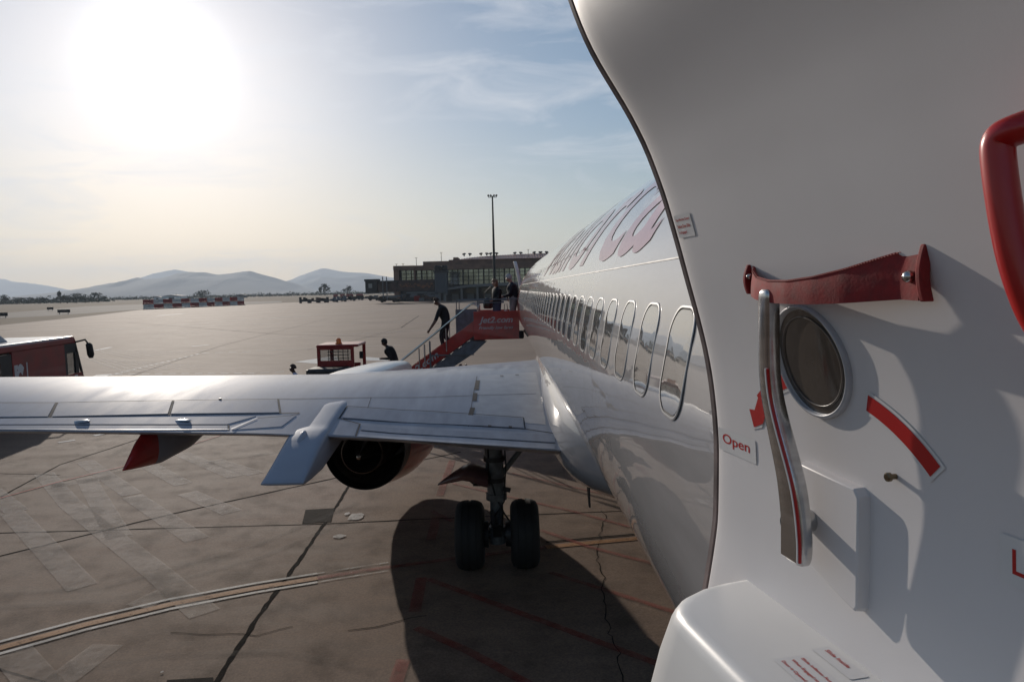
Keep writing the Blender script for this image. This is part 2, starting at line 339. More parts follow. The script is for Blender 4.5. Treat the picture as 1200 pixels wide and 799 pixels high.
# guide line: orange core, white borders
core = [(-330, 868), (-180, 812), (-60, 776), (0, 760.5), (100, 733), (200, 709), (300, 690), (372, 678.3)]
mb = MB(); strip(mb, core, .14, .0205, 0, sub=.5); P = core
def off(pts, d): return [(x, y + d * (1 + (y - 665) / 200)) for x, y in pts]
strip(mb, off(core, -5.0), .07, .0215, 1, sub=.5); strip(mb, off(core, 4.6), .07, .0215, 1, sub=.5)
strip(mb, [(640, 642), (700, 636), (770, 629.5)], .15, .0205, 0, sub=.5); strip(mb, [(640, 636), (700, 630.5), (770, 624.5)], .05, .0205, 2, sub=.5)
strip(mb, [(372, 678.3), (430, 669), (520, 657), (640, 642)], .12, .0205, 3, sub=.5); ce = [(372, 678.3), (420, 670.5), (455, 665)]; strip(mb, off(ce, -5.0), .05, .0215, 4, sub=.5); strip(mb, off(ce, 4.6), .05, .0215, 4, sub=.5)
flat('guide_line', mb, [M_org, M_whl, M_tar, M_redl, paintmat('worn_white_line', (.6, .58, .54), .52, sc=6, soft=.15, amax=.8)])
mb = MB()
for pts, w in [([(530, 540), (522, 562), (515, 582)], .17), ([(511, 607), (505, 634)], .17), ([(494, 678), (486, 718)], .17), ([(473, 774), (463, 803)], .17), ([(502, 680), (630, 727), (770, 779)], .12), ([(488, 737), (550, 765), (625, 806)], .13),
               ([(530, 567), (592, 582), (668, 599), (733, 617), (780, 630)], .09), ([(634, 622), (691, 642), (756, 659), (800, 672)], .1), ([(645, 672), (777, 714), (840, 735)], .1), ([(600, 555), (699, 578), (760, 590)], .07), ([(506, 600), (530, 612)], .1)]:
    strip(mb, pts, w, .0235, 0, sub=.6)
strip(mb, [(0, 584.5), (70, 565), (143, 547.5), (270, 507), (360, 480)], .05, .0235, 1, sub=.6)
flat('red_ground_line', mb, [M_redl, M_redl2])
# paint splashes
mb = MB()
for cx, cy, rx, ry in [(417, 606, .17, .07), (407, 603, .05, .03), (398, 629.5, .11, .035), (190, 789, .02, .008)]:
    c = gp(cx, cy); n = 14; vs = [(c[0] + math.cos(t * 2 * math.pi / n) * rx * random.uniform(.7, 1.2), c[1] + math.sin(t * 2 * math.pi / n) * ry * 3 * random.uniform(.7, 1.2), .0255) for t in range(n)]
    mb.add(vs, [tuple(range(n))])
flat('white_paint_splash', mb, paintmat('splash_white', (.5, .48, .45), .38, sc=12, soft=.15))
# distant white lines
mb = MB()
def dash(a, b, n, w, z=.0185, duty=.6):
    for i in range(n):
        t0, t1 = i / n, (i + duty) / n
        strip(mb, [(a[0] + (b[0] - a[0]) * t0, a[1] + (b[1] - a[1]) * t0), (a[0] + (b[0] - a[0]) * t1, a[1] + (b[1] - a[1]) * t1)], w, z, sub=5)
dash((128, 440), (236, 414), 16, .2); dash((135, 438.5), (305, 437.5), 11, .2); dash((305, 437), (480, 428), 10, .15); dash((236, 414), (300, 412), 4, .2)
for pts, w in [([(95, 388), (190, 384), (252, 381.5), (330, 379)], .25), ([(100, 449), (122, 439)], .8), ([(110, 411), (130, 407)], .4), ([(225, 406), (245, 404)], .4), ([(185, 370), (215, 367.5)], 1.2), ([(300, 374), (440, 366)], .25),
               ([(-20, 390), (160, 384), (330, 372), (470, 362)], .22), ([(300, 411), (470, 404)], .12), ([(80, 508), (110, 504)], .15), ([(110, 511), (140, 505.5)], .2), ([(68, 519), (88, 516)], .15)]:
    strip(mb, pts, w, .0185, sub=5)
p = gpoly([(345, 424), (385, 418), (395, 418), (398, 428)], .0185); mb.add(p, [(0, 1, 2, 3)])
p = gpoly([(425, 418), (455, 420), (455, 423), (425, 422)], .0185); mb.add(p, [(0, 1, 2, 3)])
flat('white_ground_marking', mb, M_whl)
mb = MB()
for i in range(9):
    x = 100 + i * 12
    strip(mb, [(x, 408 + i * .6), (x + 55, 420 - i * 1.2)], .28, .019, sub=4)
    strip(mb, [(x - 5, 418 + i), (x + 50, 437 - i)], .25, .019, sub=4)
strip(mb, [(300, 398), (560, 384)], 1.2, .019, sub=6); strip(mb, [(140, 372), (560, 380)], .8, .019, sub=6); strip(mb, [(180, 392), (480, 376)], 1., .019, sub=6)
flat('faded_hatching', mb, M_wear)
# oil stains and tyre marks
M_tyre = paintmat('tyre_rubber_mark', (.03, .026, .024), .5, sc=2.5, soft=.25, amax=.22)
mb = MB()
for pts, w in [([(-40, 700), (120, 690), (300, 640), (420, 590)], .16), ([(-40, 716), (130, 704), (310, 652), (435, 600)], .16), ([(60, 560), (200, 548), (330, 530)], .2), ([(20, 800), (180, 770), (330, 765), (440, 790)], .14), ([(150, 430), (330, 400), (520, 392)], .4), ([(60, 400), (300, 388), (480, 392)], .4), ([(200, 364), (330, 360), (470, 352)], .8), ([(300, 420), (450, 392), (520, 378)], .3)]:
    strip(mb, pts, w, .0215, sub=.8)
flat('tyre_mark', mb, M_tyre)
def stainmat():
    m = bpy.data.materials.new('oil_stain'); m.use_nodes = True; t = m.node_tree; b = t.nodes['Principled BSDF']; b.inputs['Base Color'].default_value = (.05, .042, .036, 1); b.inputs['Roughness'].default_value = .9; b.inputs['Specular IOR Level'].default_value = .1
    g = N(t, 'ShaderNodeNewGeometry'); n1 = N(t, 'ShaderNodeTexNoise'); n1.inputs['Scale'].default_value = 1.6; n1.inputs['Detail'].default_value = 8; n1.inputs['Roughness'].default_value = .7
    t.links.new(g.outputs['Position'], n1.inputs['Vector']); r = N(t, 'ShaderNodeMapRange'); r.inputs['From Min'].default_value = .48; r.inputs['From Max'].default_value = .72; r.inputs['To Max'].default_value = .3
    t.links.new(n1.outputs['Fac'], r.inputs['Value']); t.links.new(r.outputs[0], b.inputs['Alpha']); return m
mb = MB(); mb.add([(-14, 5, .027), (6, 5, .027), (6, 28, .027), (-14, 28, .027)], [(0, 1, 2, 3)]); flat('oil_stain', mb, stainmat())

# ------------------------------------------------------------------ hills
def ridge(name, prof, dist, depth, m, seed):
    P = [atY(x, y, dist) for x, y in prof]; xs = [p[0] for p in P]; zs = [max(p[2], 0) for p in P]
    nx, ny = 220, 22
    def fn(a, b):
        x = xs[0] + (xs[-1] - xs[0]) * a; z = float(np.interp(x, xs, zs))
        bb = (b - .55) / .55 if b < .55 else (b - .55) / .45
        prof_ = max(0, 1 - abs(bb)) ** .85
        nn_ = noise.fractal(Vector((x / 700, b * 5, seed)), .9, 2.1, 6)
        k = 1 + .22 * nn_ * (1 if prof_ < .97 else .12)
        return (x, dist - depth * .55 + depth * b + 0, z * prof_ * k - 3 + (1 - prof_) * 0)
    mb = MB(); mb.quadgrid(fn, nx, ny); o = mb.build(name, m, smooth=True, angle=None); o['kind'] = 'structure'; return o
M_hill = groundmat('scrub_hill', (.028, .03, .03), (.04, .042, .04), .004, rough=1, bump=0, spec=.05)
ridge('hills', [(30, 353), (50, 348), (80, 342), (120, 335), (150, 328), (162, 324.5), (170, 327), (200, 324.5), (228, 319.5), (240, 318.5), (255, 321), (270, 319.8), (285, 317.5), (293, 316.5), (305, 320), (325, 325.5), (340, 331), (352, 337), (372, 345)], 9000, 3200, M_hill, 1)
ridge('hills', [(130, 338), (160, 327), (180, 320), (205, 315.5), (220, 318), (240, 326), (262, 341)], 14500, 2600, M_hill, 2)
ridge('hills', [(318, 345), (335, 331), (350, 323), (370, 316.5), (382, 314.5), (400, 318), (430, 319.5), (460, 325), (520, 330), (640, 338)], 14000, 2600, M_hill, 3)
ridge('hills', [(340, 345), (362, 329), (376, 324), (400, 325), (425, 323), (450, 326), (520, 332), (600, 340)], 11500, 1800, M_hill, 4)
ridge('hills', [(-420, 340), (-300, 330), (-200, 334), (-100, 325), (0, 328), (30, 331), (60, 335), (85, 340), (110, 349)], 15500, 2600, M_hill, 5)

# ------------------------------------------------------------------ trees
def crown_mesh(w, h, seed, n=260, spire=False):
    rnd = random.Random(seed); mb = MB(); lobes = [(rnd.uniform(-.35, .35), rnd.uniform(-.35, .35), rnd.uniform(.3, .85), rnd.uniform(.28, .45)) for _ in range(7)]
    for i in range(n):
        L = rnd.choice(lobes); v = Vector((rnd.gauss(0, 1), rnd.gauss(0, 1), rnd.gauss(0, 1))).normalized() * (rnd.random() ** .4) * L[3]
        c = Vector((L[0] * w + v.x * w, L[1] * w + v.y * w, h * .18 + L[2] * h * .72 + v.z * h * .5))
        if spire: c.x *= 1 - .8 * min(1, c.z / h); c.y *= 1 - .8 * min(1, c.z / h)
        s = rnd.uniform(.035, .08) * h; a = Vector((rnd.gauss(0, 1), rnd.gauss(0, 1), rnd.gauss(0, 1))).normalized(); b = a.orthogonal().normalized(); d = a.cross(b)
        mb.add([c + b * s, c + d * s * .8, c - b * s, c - d * s * .9], [(0, 1, 2, 3)])
    return mb
def tree(px, py, h, w, label, seed, spire=False):
    c = gp(px, py); t = thing('tree', label, 'tree', (c[0], c[1], 0), group='separate trees on the far side of the airfield')
    k = MB(); k.tube([(0, 0, 0), (0.1, 0, h * .25), (-.05, .1, h * .55)], [h * .035, h * .025, h * .01], 8)
    for j in range(4): a = j * 1.6; k.tube([(0, 0, h * .25), (math.cos(a) * w * .22, math.sin(a) * w * .22, h * .5)], [h * .014, h * .005], 5)
    o = k.build('trunk', M_bark, smooth=True); setlocal(o, t)
    o = crown_mesh(w, h, seed, spire=spire).build('crown', M_leaf); setlocal(o, t)
ts = [(4, 356.5, 13, 12, 'tall bushy dark tree at the very left edge, beyond the brown field'), (20, 356.5, 9, 15, 'low round tree second from the left edge of the far tree line'),
      (34, 356, 8.5, 14, 'low spreading tree between the two tallest clumps at the left'), (47, 356, 9, 14, 'round tree just left of the tall pointed tree beyond the field'),
      (71, 355.5, 13.5, 10, 'tallest pointed dark tree of the left-hand clump'), (79, 355.5, 11, 11, 'dark tree touching the right side of the tallest pointed tree'),
      (90, 355, 12, 13, 'broad dark tree in front of the left foot of the hills'), (100, 355, 9, 14, 'low dark tree between the broad tree and the isolated rounded one'),
      (115, 354.5, 12, 11, 'rounded tree standing at the right end of the left-hand clump'), (238, 350.4, 14, 19, 'large lone rounded tree rising behind the chequered barriers'),
      (375, 346.3, 17, 8, 'narrow tree, left of the pair left of the boarding bridge'), (381, 346.2, 20, 13, 'taller wide tree, right of the pair left of the boarding bridge'),
      (407, 345.6, 16, 12, 'small tree on the skyline midway between tree pair and boarding bridge')]
for i, a in enumerate(ts): tree(a[0], a[1], a[2] * (1 if i < 9 else 1.0), a[3], a[4], 40 + i, spire=i in (4, 10))
mb = MB(); rnd = random.Random(3)
for i in range(9000):
    x = rnd.uniform(-60, 560)
    hz = 352.6 - .0244 * x
    c = gp(x, hz + rnd.uniform(1.3, 2.6) + (1.6 if x < 120 else 0)); D = c[1]
    hh = (5 + 4 * noise.noise(Vector((x / 14, 0, 0))) + (3 if x < 120 else 0)) * min(1.6, D / 1500 + .3)
    cc = Vector((c[0] + rnd.uniform(-8, 8), c[1] + rnd.uniform(-20, 20), abs(rnd.gauss(0, .36)) * hh))
    s = rnd.uniform(.8, 2.0) * max(1, D / 1500); a = Vector((rnd.gauss(0, 1), rnd.gauss(0, 1), rnd.gauss(0, 1))).normalized(); b = a.orthogonal().normalized(); d = a.cross(b)
    mb.add([cc + b * s, cc + d * s * .8, cc - b * s, cc - d * s * .9], [(0, 1, 2, 3)])
o = mb.build('tree_belt', M_leaf, kind='stuff'); tag(o, 'dark low belt of distant trees and scrub along the foot of the hills', 'trees')

# small far buildings
def shed(px, py, w, d, h, label, m=M_white):
    c = gp(px, py); t = thing('shed', label, 'building', (c[0], c[1], 0))
    b = MB(); b.box((0, 0, h / 2), (w, d, h)); setlocal(b.build('wall', m), t)
    b = MB(); b.prism([(-w / 2 - .5, -d / 2 - .5, h + .01), (w / 2 + .5, -d / 2 - .5, h + .01), (0, -d / 2 - .5, h + 1.6)], (0, d + 1, 0)); setlocal(b.build('roof', M_concr), t)
    b = MB(); b.box((0, -d / 2 - .03, h * .35), (w * .3, .06, h * .7)); setlocal(b.build('door', M_dark), t)
shed(205, 351, 26, 20, 5, 'white flat warehouse behind the left end of the chequered barriers')
shed(186, 351.5, 10, 8, 3.5, 'small white hut left of the white warehouse behind the barriers')
shed(283, 349, 14, 9, 4, 'small pale hut behind the right end of the barriers', M_concr)

# far runway signs
for px, py, w, lab in [(75, 368, 3.6, 'long dark board lying at the taxiway edge, nearest to the bus roof'), (2, 372.5, 3, 'small dark marker board at the left picture edge beyond the bus'), (59, 364, 2.4, 'small dark marker board on the brown strip, beyond the long board')]:
    c = gp(px, py); t = thing('taxiway_sign', lab, 'sign', (c[0], c[1], 0)); b = MB(); b.box((0, 0, .9), (w, .3, .9)); setlocal(b.build('board', M_dark), t)
    b = MB(); b.box((-w * .35, 0, .22), (.15, .15, .44)); setlocal(b.build('leg', M_greym), t); b = MB(); b.box((w * .35, 0, .22), (.15, .15, .44)); setlocal(b.build('leg', M_greym), t)

# ------------------------------------------------------------------ chequered barriers
A = Vector(gp(168.5, 362.5)); B = Vector(gp(286, 357.2)); dirv = (B - A); dirv.z = 0; L = dirv.length; dirv.normalize(); ang = math.atan2(dirv.y, dirv.x)
M_barR = mat('red_barrier_plastic', (.33, .03, .03), .5, scale=1, var=.2); M_barW = mat('white_barrier_plastic', (.62, .60, .58), .5, scale=1, var=.15)
bw = L / 12; H1 = 1.75; ORD = ['first', 'second', 'third', 'fourth', 'fifth', 'sixth', 'seventh', 'eighth', 'ninth', 'tenth', 'eleventh', 'last']
def blk(w, h):
    b = MB(); d = 1.0
    b.prism([(-w / 2, -d / 2, 0), (w / 2, -d / 2, 0), (w / 2, -d / 2 * .8, h * .15), (w / 2, -d / 2 * .55, h * .96), (-w / 2, -d / 2 * .55, h * .96), (-w / 2, -d / 2 * .8, h * .15)][:2] + [(w / 2, d / 2, 0), (-w / 2, d / 2, 0)], (0, 0, h * .12))
    b.prism([(-w / 2, -.5, h * .12 + .003), (w / 2, -.5, h * .12 + .003), (w / 2, .5, h * .12 + .003), (-w / 2, .5, h * .12 + .003)], (0, 0, h * .05))
    for s in (-1, 1): b.box((s * w * .25, 0, h * .57), (w * .44, .62, h * .76))
    b.box((0, 0, h * .5), (w * .96, .42, h * .62)); b.box((0, 0, h * .965), (w * .99, .7, h * .05))
    return b
for ci, m in ((0, M_barR), (1, M_barW)):
    me = blk(bw * .97, H1).mesh('barrier_block', m)
    for i in range(12):
        for r in range(2):
            if (i + r) % 2 == ci: continue
            o = bpy.data.objects.new('barrier_block', me); COL.objects.link(o)
            p = A + dirv * (bw * (i + .5)); o.location = (p.x + random.uniform(-.12, .12), p.y + random.uniform(-.2, .2), .012 + r * (H1 + .004)); o.rotation_euler = (0, 0, ang + random.uniform(-.03, .03))
            tag(o, '%s plastic barrier block, %s from the left in the %s row' % ('red' if ci == 0 else 'white', ORD[i], 'upper' if r else 'lower'), 'barrier', 'red and white barrier blocks stacked on the apron')
for i, (x, w) in enumerate([(393.5, 5), (401.5, 5), (410, 8), (421.5, 8)]):
    c = gp(x, 348.2); b = MB(); ww = w / 830 * c[1]; b.box((0, 0, 1.2), (ww, 2, 2.4)); b.box((0, 0, 2.6), (ww * .9, 1.6, .4)); b.box((0, -1.02, 1.3), (ww * .5, .06, 1.2))
    o = b.build('container', M_barR); o.location = (c[0], c[1], 0); tag(o, 'far dull red container, %s from the left beyond the baggage carts' % ORD[i], 'container', 'red containers far behind the carts')

# ------------------------------------------------------------------ baggage carts and clutter
def cart(px, py, w, h, label, seed, m1):
    rnd = random.Random(seed); c = gp(px, py); t = thing('baggage_cart', label, 'cart', (c[0], c[1], .01), rz=.5, group='baggage carts parked in a row left of the boarding bridge')
    b = MB(); b.box((0, 0, .75), (w, 2.4, .25)); setlocal(b.build('deck', M_greym), t)
    for sx in (-.38, .38):
        for sy in (-1, 1):
            b = MB(); b.lathe((sx * w, sy * 1.0, .38), (0, 1, 0), [(-.12, 0), (-.12, .38), (.12, .38), (.12, 0)], 12); setlocal(b.build('wheel', M_blk), t)
    b = MB()
    for i in range(6): hh = rnd.uniform(.4, h); b.box(((i - 2.5) * w / 6.5, rnd.uniform(-.4, .4), .88 + hh / 2), (w / 6.6, rnd.uniform(1, 1.8), hh))
    setlocal(b.build('load', m1), t)
    b = MB(); b.bar((w / 2, 0, .7), (w / 2 + 2.2, 0, .5), .12); setlocal(b.build('drawbar', M_dark), t)
M_ld1 = mat('dark_cargo', (.05, .042, .04), .6, scale=2, var=.4); M_ld2 = mat('grey_cargo', (.2, .22, .25), .6, scale=2, var=.3); M_ld3 = mat('brown_cargo', (.13, .07, .05), .6, scale=2, var=.3)
for i, (px, py, w, h, m, lab) in enumerate([(358, 355.3, 5.5, 2.1, M_ld1, 'dark loaded baggage cart at the left end of the cart row'), (368, 355, 6, 1.8, M_ld3, 'brown loaded cart, second from the left of the cart row'),
        (378, 354.6, 6, 1.6, M_ld1, 'dark cart in the row, just left of the pale grey load'), (388, 354.2, 7, 1.7, M_ld2, 'cart with pale grey load near the middle of the row'),
        (398, 353.6, 7, 1.8, M_ld2, 'grey loaded cart right of the palest load'), (408, 352.8, 8, 2.0, M_ld1, 'dark cart third from the right end of the row'), (418, 351.8, 8, 2.0, M_ld1, 'dark cart second from the right end of the row'), (428, 351.2, 9, 1.6, M_ld1, 'dark cart nearest to the boarding bridge cab')]):
    cart(px, py, w, h, lab, i, m)

# ------------------------------------------------------------------ terminal
TY = 300.0
def T(px, py): p = atY(px, py, TY); return p[0], p[2]
tb = thing('terminal_building', 'long brown airport terminal with stepped roof and blue glass front', 'building', (T(550, 345)[0], TY, 0))
xl, _ = T(462, 350); xr = T(700, 350)[0]
def tz(px, py): return T(px, py)[1]
zt1 = tz(470, 313); zt2 = tz(500, 307); zt3 = tz(540, 303); zt4 = tz(570, 296)
def TB(name, px0, py0, px1, py1, y0, y1, m, **k):
    x0, z1 = T(px0, py0); x1, _ = T(px1, py1); z0 = tz((px0 + px1) / 2, py1); z1 = tz((px0 + px1) / 2, py0)
    b = MB(); b.box(((x0 + x1) / 2, (y0 + y1) / 2, (z0 + z1) / 2), (x1 - x0, y1 - y0, z1 - z0)); return b.build(name, m, tb, **k)
b = MB(); x0 = xl; zf = tz(550, 333.5)
b.box(((xl + xr) / 2, TY + 22, tz(550, 314) / 2), (xr - xl, 36, tz(550, 314))); b.build('wall', mat('dark_interior_wall', (.03, .028, .027), .6), tb)
TB('wall', 461, 313, 468.5, 352.5, TY - .2, TY + 3.9, M_wallb)
TB('wall', 484.5, 313.6, 487, 330, TY - .2, TY + 3.9, M_wallb)
TB('cornice', 461, 311.5, 486, 316.5, TY - 1, TY + 20, M_wallb); TB('roof', 484, 309.5, 640, 315, TY - .6, TY + 26, M_wallb)
TB('cornice', 495, 306, 526.5, 310.5, TY + 2, TY + 26, M_wallb); TB('cornice', 525, 302.5, 660, 309.2, TY + 4, TY + 30, M_wallb)
TB('cornice', 530, 301, 536, 304.8, TY + 5, TY + 20, M_wallb)
b = MB(); nr = 60; xa, za = T(536, 304.3); xb, zb = T(680, 297.5)
zt = tz(600, 295.6); zl = tz(600, 302.8)
def rf(a, c):
    x = T(536 + (680 - 536) * a, 300)[0]; rise = .15 + .85 * (1 - (1 - min(1, a * 1.25)) ** 2) ** .5
    return (x, TY + 3 + 14 * c, zl + .02 + (zt - zl) * rise * c)
b.quadgrid(rf, 50, 6); b.build('roof', M_brown, tb, smooth=True)
b = MB()
for i in range(46):
    a = i / 46; p = rf(a, 0); q = rf(a, 1); b.bar((p[0], p[1], p[2] + .1), (q[0], q[1], q[2] + .1), .18, .22)
o = b.build('roof_seam', M_brown, tb, kind='stuff')
# glass front
gx0, gx1 = T(468.5, 320)[0], T(640, 320)[0]; gz1 = tz(550, 314.6); gz0 = tz(550, 333)
b = MB(); b.box(((gx0 + gx1) / 2, TY + 3.5, (gz0 + gz1) / 2), (gx1 - gx0, .2, gz1 - gz0)); b.build('glass_front', M_glassb, tb)
b = MB(); nm = 28
for i in range(nm + 1): x = gx0 + (gx1 - gx0) * i / nm; b.box((x, TY + 3.1, (gz0 + gz1) / 2), (.34 if i % 4 else .6, .5, gz1 - gz0))
for k in range(1, 4): b.box(((gx0 + gx1) / 2, TY + 3.12, gz0 + (gz1 - gz0) * k / 4), (gx1 - gx0, .4, .2))
b.build('mullion', M_dark, tb, kind='stuff')
# canopy and ground floor
b = MB(); xa = T(524, 334)[0]; xb = T(660, 334)[0]
b.prism([(xa, TY - 8, gz0 - 1.6), (xa + 9, TY - 8, gz0 - .2), (xb, TY - 8, gz0 + 1.0), (xb, TY - 8, gz0 - .4), (xa + 9, TY - 8, gz0 - 1.3), (xa, TY - 8, gz0 - 2.3)], (0, 11, 0)); b.build('canopy', M_concr, tb)
for px in (524.5, 542, 560, 582, 600): TB('column', px - 1.4, 336.5, px + 1.4, 352, TY - 7, TY - 5.6, M_concr)
for i, px in enumerate((470, 484, 500, 512, 533, 551, 571, 591)): TB('door', px - 4, 344.5, px + 4, 351.6, TY + 3.6, TY + 3.95, M_greym)
for px in (533, 551, 571, 591): TB('window', px - 6.5, 336, px + 6.5, 343.5, TY + 3.6, TY + 3.97, mat('dim_ground_floor_glass', (.045, .05, .055), .15, metal=.2, var=.4, scale=.2))
for px in (545, 566, 578, 608, 632, 640):                    # rooftop fan pairs
    x, z = T(px, 295); z0 = zt - .4; 
    for s in (-1.2, 1.2):
        b = MB(); b.lathe((x + s, TY + 17, z0), (s * .12, 0, 1), [(0, .3), (.6, .3), (.7, .8), (1.1, .85), (1.3, .6), (1.35, 0)], 12); b.build('roof_fan', M_dark, tb)
for px, h in ((486, 4), (462, 1.5), (620, 3.4), (516, 3), (470, 1.6)):
    x, z = T(px, 310); zb_ = zt1 if px < 500 else zt3; b = MB(); b.tube([(x, TY + 6, zb_ - 1), (x, TY + 6, zb_ + h)], .12, 6); b.box((x, TY + 6, zb_ + h), (1.2, .1, .12)); b.build('aerial', M_dark, tb)

# boarding bridge
def BP(px, py, y): return Vector(atY(px, py, y))
BY = 262.0; bg_ = thing('boarding_bridge', 'dark boarding bridge with faded orange lettering band left of terminal', 'boarding bridge', (BP(476, 345, BY).x, BY, 0))
def BB(name, px0, py0, px1, py1, dy, m, yo=0, **k):
    p = BP(px0, py0, BY); q = BP(px1, py1, BY); b = MB(); b.box(((p.x + q.x) / 2, BY + yo, (p.z + q.z) / 2), (abs(q.x - p.x), dy, abs(p.z - q.z))); return b.build(name, m, bg_, **k)
M_bdark = mat('bridge_dark_panel', (.04, .038, .04), .55, var=.3, scale=.6); M_bt = mat('bridge_brown_panel', (.09, .055, .045), .6, var=.4, scale=.5)
BB('cab', 429, 329.5, 443, 343.5, 4, M_bdark); BB('cab_window', 433, 332.5, 437.5, 337.5, .2, mat('cab_pale_glass', (.25, .27, .28), .1), -2.15); BB('cab_roof', 428, 327.5, 444.5, 329.4, 4.6, M_bdark)
BB('tunnel', 443.2, 330.5, 466.8, 342, 3.4, M_bt); BB('tunnel', 467, 328.4, 509.5, 340, 3.9, M_bt, .1); BB('tunnel_roof', 443.5, 329.2, 509.5, 330.3, 3, M_bdark, .2)
BB('rotunda', 509.7, 319.5, 524, 343, 6, mat('rotunda_blue_grey', (.06, .07, .085), .5)); BB('rotunda_roof', 508.5, 317.5, 525, 319.3, 7, M_bdark)
for px in (515, 521): BB('pillar', px - 1.2, 343.2, px + 1.2, 353.0, 1.2, M_greym)
for px in (450, 454.5): BB('lift_column', px - .9, 324.5, px + .9, 352, .7, M_greym, -2.3)
for px in (451, 467): BB('wheel_bogie', px - 2.2, 350, px + 2.2, 353.5, 2, M_blk, -2.2)
BB('wheel_beam', 447.5, 346.5, 470, 347.5, 1.2, M_greym, -1)
for px in (489, 513): BB('rail', px - 12, 342.4, px + 12, 343.2, .2, M_greym, -2.4)
b2 = MB(); cl0 = random.Random(9)
for i in range(34):
    p = BP(470 + i * 1.15, 334.2 + cl0.uniform(-2.2, 2.2), BY); r = cl0.uniform(.25, .6); b2.box((p.x, BY - 1.92, p.z), (r * 1.5, .08, r), mtx=Matrix.Rotation(cl0.uniform(0, 3), 4, 'Y'))
b2.build('faded_orange_graphic', mat('faded_orange_print', (.24, .10, .05), .6), bg_)
for px in (512.5, 520.5):                                    # air units on the rotunda roof
    p = BP(px, 316.8, BY); b = MB(); b.lathe((p.x, BY, p.z - .3), (0, 0, 1), [(0, 0), (0, 1.1), (1.6, 1.3), (2.0, 1.1), (2.0, 0)], 14); b.build('roof_unit', M_dark, bg_)

# ground equipment under the bridge
def servicetruck(px, py, w, label, m, seed):
    c = gp(px, py); t = thing('service_truck', label, 'truck', (c[0], c[1], .01), rz=0)
    b = MB(); b.prism([(-w / 2, -1.1, .6), (w / 2, -1.1, .6), (w / 2, -1.1, 1.6), (w * .1, -1.1, 1.7), (-w * .2, -1.1, 2.5), (-w * .42, -1.1, 2.4), (-w / 2, -1.1, 1.4)], (0, 2.2, 0)); setlocal(b.build('body', m), t)
    b = MB(); b.box((-w * .3, -1.13, 1.9), (w * .2, .05, .6)); setlocal(b.build('window', M_glassd), t)
    b = MB(); b.box((w * .25, 0, 2.1), (w * .42, 1.9, .8)); setlocal(b.build('load_bed', M_greym), t)
    for sx in (-.32, .3):
        for sy in (-1, 1): b = MB(); b.lathe((sx * w, sy * 1.0, .45), (0, 1, 0), [(-.15, 0), (-.15, .45), (.15, .45), (.15, 0)], 12); setlocal(b.build('wheel', M_blk), t)
servicetruck(455, 354.3, 7.5, 'dark service truck parked under the boarding bridge cab', M_ld1, 1)
servicetruck(480, 353, 6, 'small dark truck second from left under the boarding bridge', M_bdark, 2)
servicetruck(502, 352.6, 5.5, 'dark brownish truck below the bridge beside the rotunda pillars', M_ld3, 3)
servicetruck(438, 352.2, 5, 'dark tractor beyond the cab end of the boarding bridge', M_bdark, 4)
cl = random.Random(5)
for i, (px, lab) in enumerate([(466, 'brown crate under the bridge tunnel, leftmost'), (472, 'grey crate under the bridge tunnel, left of the middle truck'), (491, 'dark red crate between the two rightmost trucks'), (496, 'tall grey crate beside the rightmost truck'), (528, 'dark crate in front of the first terminal column')]):
    c = gp(px, 352.6); b = MB(); h = cl.uniform(1.2, 2.4); b.box((0, 0, h / 2), (cl.uniform(1.4, 2.6), 1.6, h)); b.box((0, 0, h + .06), (1.6, 1.8, .1)); b.box((0, -.85, h * .5), (.15, .1, h * .9))
    o = b.build('crate', [M_ld3, M_ld2, M_redd, M_greym, M_ld1][i], bevel=.04); o.location = (c[0], c[1] - 6, .012); tag(o, lab, 'crate', 'crates under the boarding bridge')

# floodlight mast
mp_ = atY(580, 345, 205.); mz = atY(577, 230, 205.)[2]
t = thing('floodlight_mast', 'tall slim floodlight mast standing in front of the terminal', 'light mast', (mp_[0], 205., 0))
b = MB(); b.tube([(0, 0, 0), (0, 0, mz * .5), (0, 0, mz)], [.48, .34, .2], 14); setlocal(b.build('pole', M_dark, smooth=True), t)
b = MB(); b.bar((-1.2, 0, mz - .3), (1.2, 0, mz - .3), .16); b.bar((0, -1, mz - .3), (0, 1, mz - .3), .16); setlocal(b.build('head_frame', M_dark), t)
for dx in (-1.15, -.45, .45, 1.15):
    b = MB(); b.box((dx, -.1, mz + .15), (.5, .4, .55), mtx=Matrix.Rotation(.5 * (1 if dx > 0 else -1), 4, 'Y')); b.bar((dx, 0, mz - .3), (dx, 0, mz), .1); setlocal(b.build('floodlight', M_dark, bevel=.05), t)

# ------------------------------------------------------------------ airport bus
bh = math.radians(6.3)                           # nose points away, slightly left
b0 = Vector((-18.25, 30.96, 0)); bus = thing('airport_bus', 'dark red airport bus with pale roof and drooping black mirror', 'bus', (b0.x, b0.y, .02), rz=bh)
e_f = Vector((-math.sin(bh), math.cos(bh), 0)); e_r = Vector((math.cos(bh), math.sin(bh), 0))
def bs(px, py):                                  # point on the bus's right side -> (forward, up) from its front corner
    d = Vector(ray(px, py)); t_ = (b0 - Vector(CAM)).dot(e_r) / d.dot(e_r); q = Vector(CAM) + d * t_; return (q - b0).dot(e_f), q.z
BW = 2.7
def bx(name, f0, f1, z0, z1, m, x0=-.08, x1=0., bevel=0):
    b = MB(); b.box(((x0 + x1) / 2, (f0 + f1) / 2, (z0 + z1) / 2), (x1 - x0, f1 - f0, z1 - z0)); o = b.build(name, m, bevel=bevel); setlocal(o, bus); return o
fW0 = bs(77, 430)[0]; fW1 = bs(89, 430)[0]; zW1 = bs(83, 414)[1]; zW0 = bs(83, 439)[1]; fD = bs(15, 430)[0]; fD0 = bs(-14, 430)[0]; fr = bs(88, 401)[0]
zR = 2.79
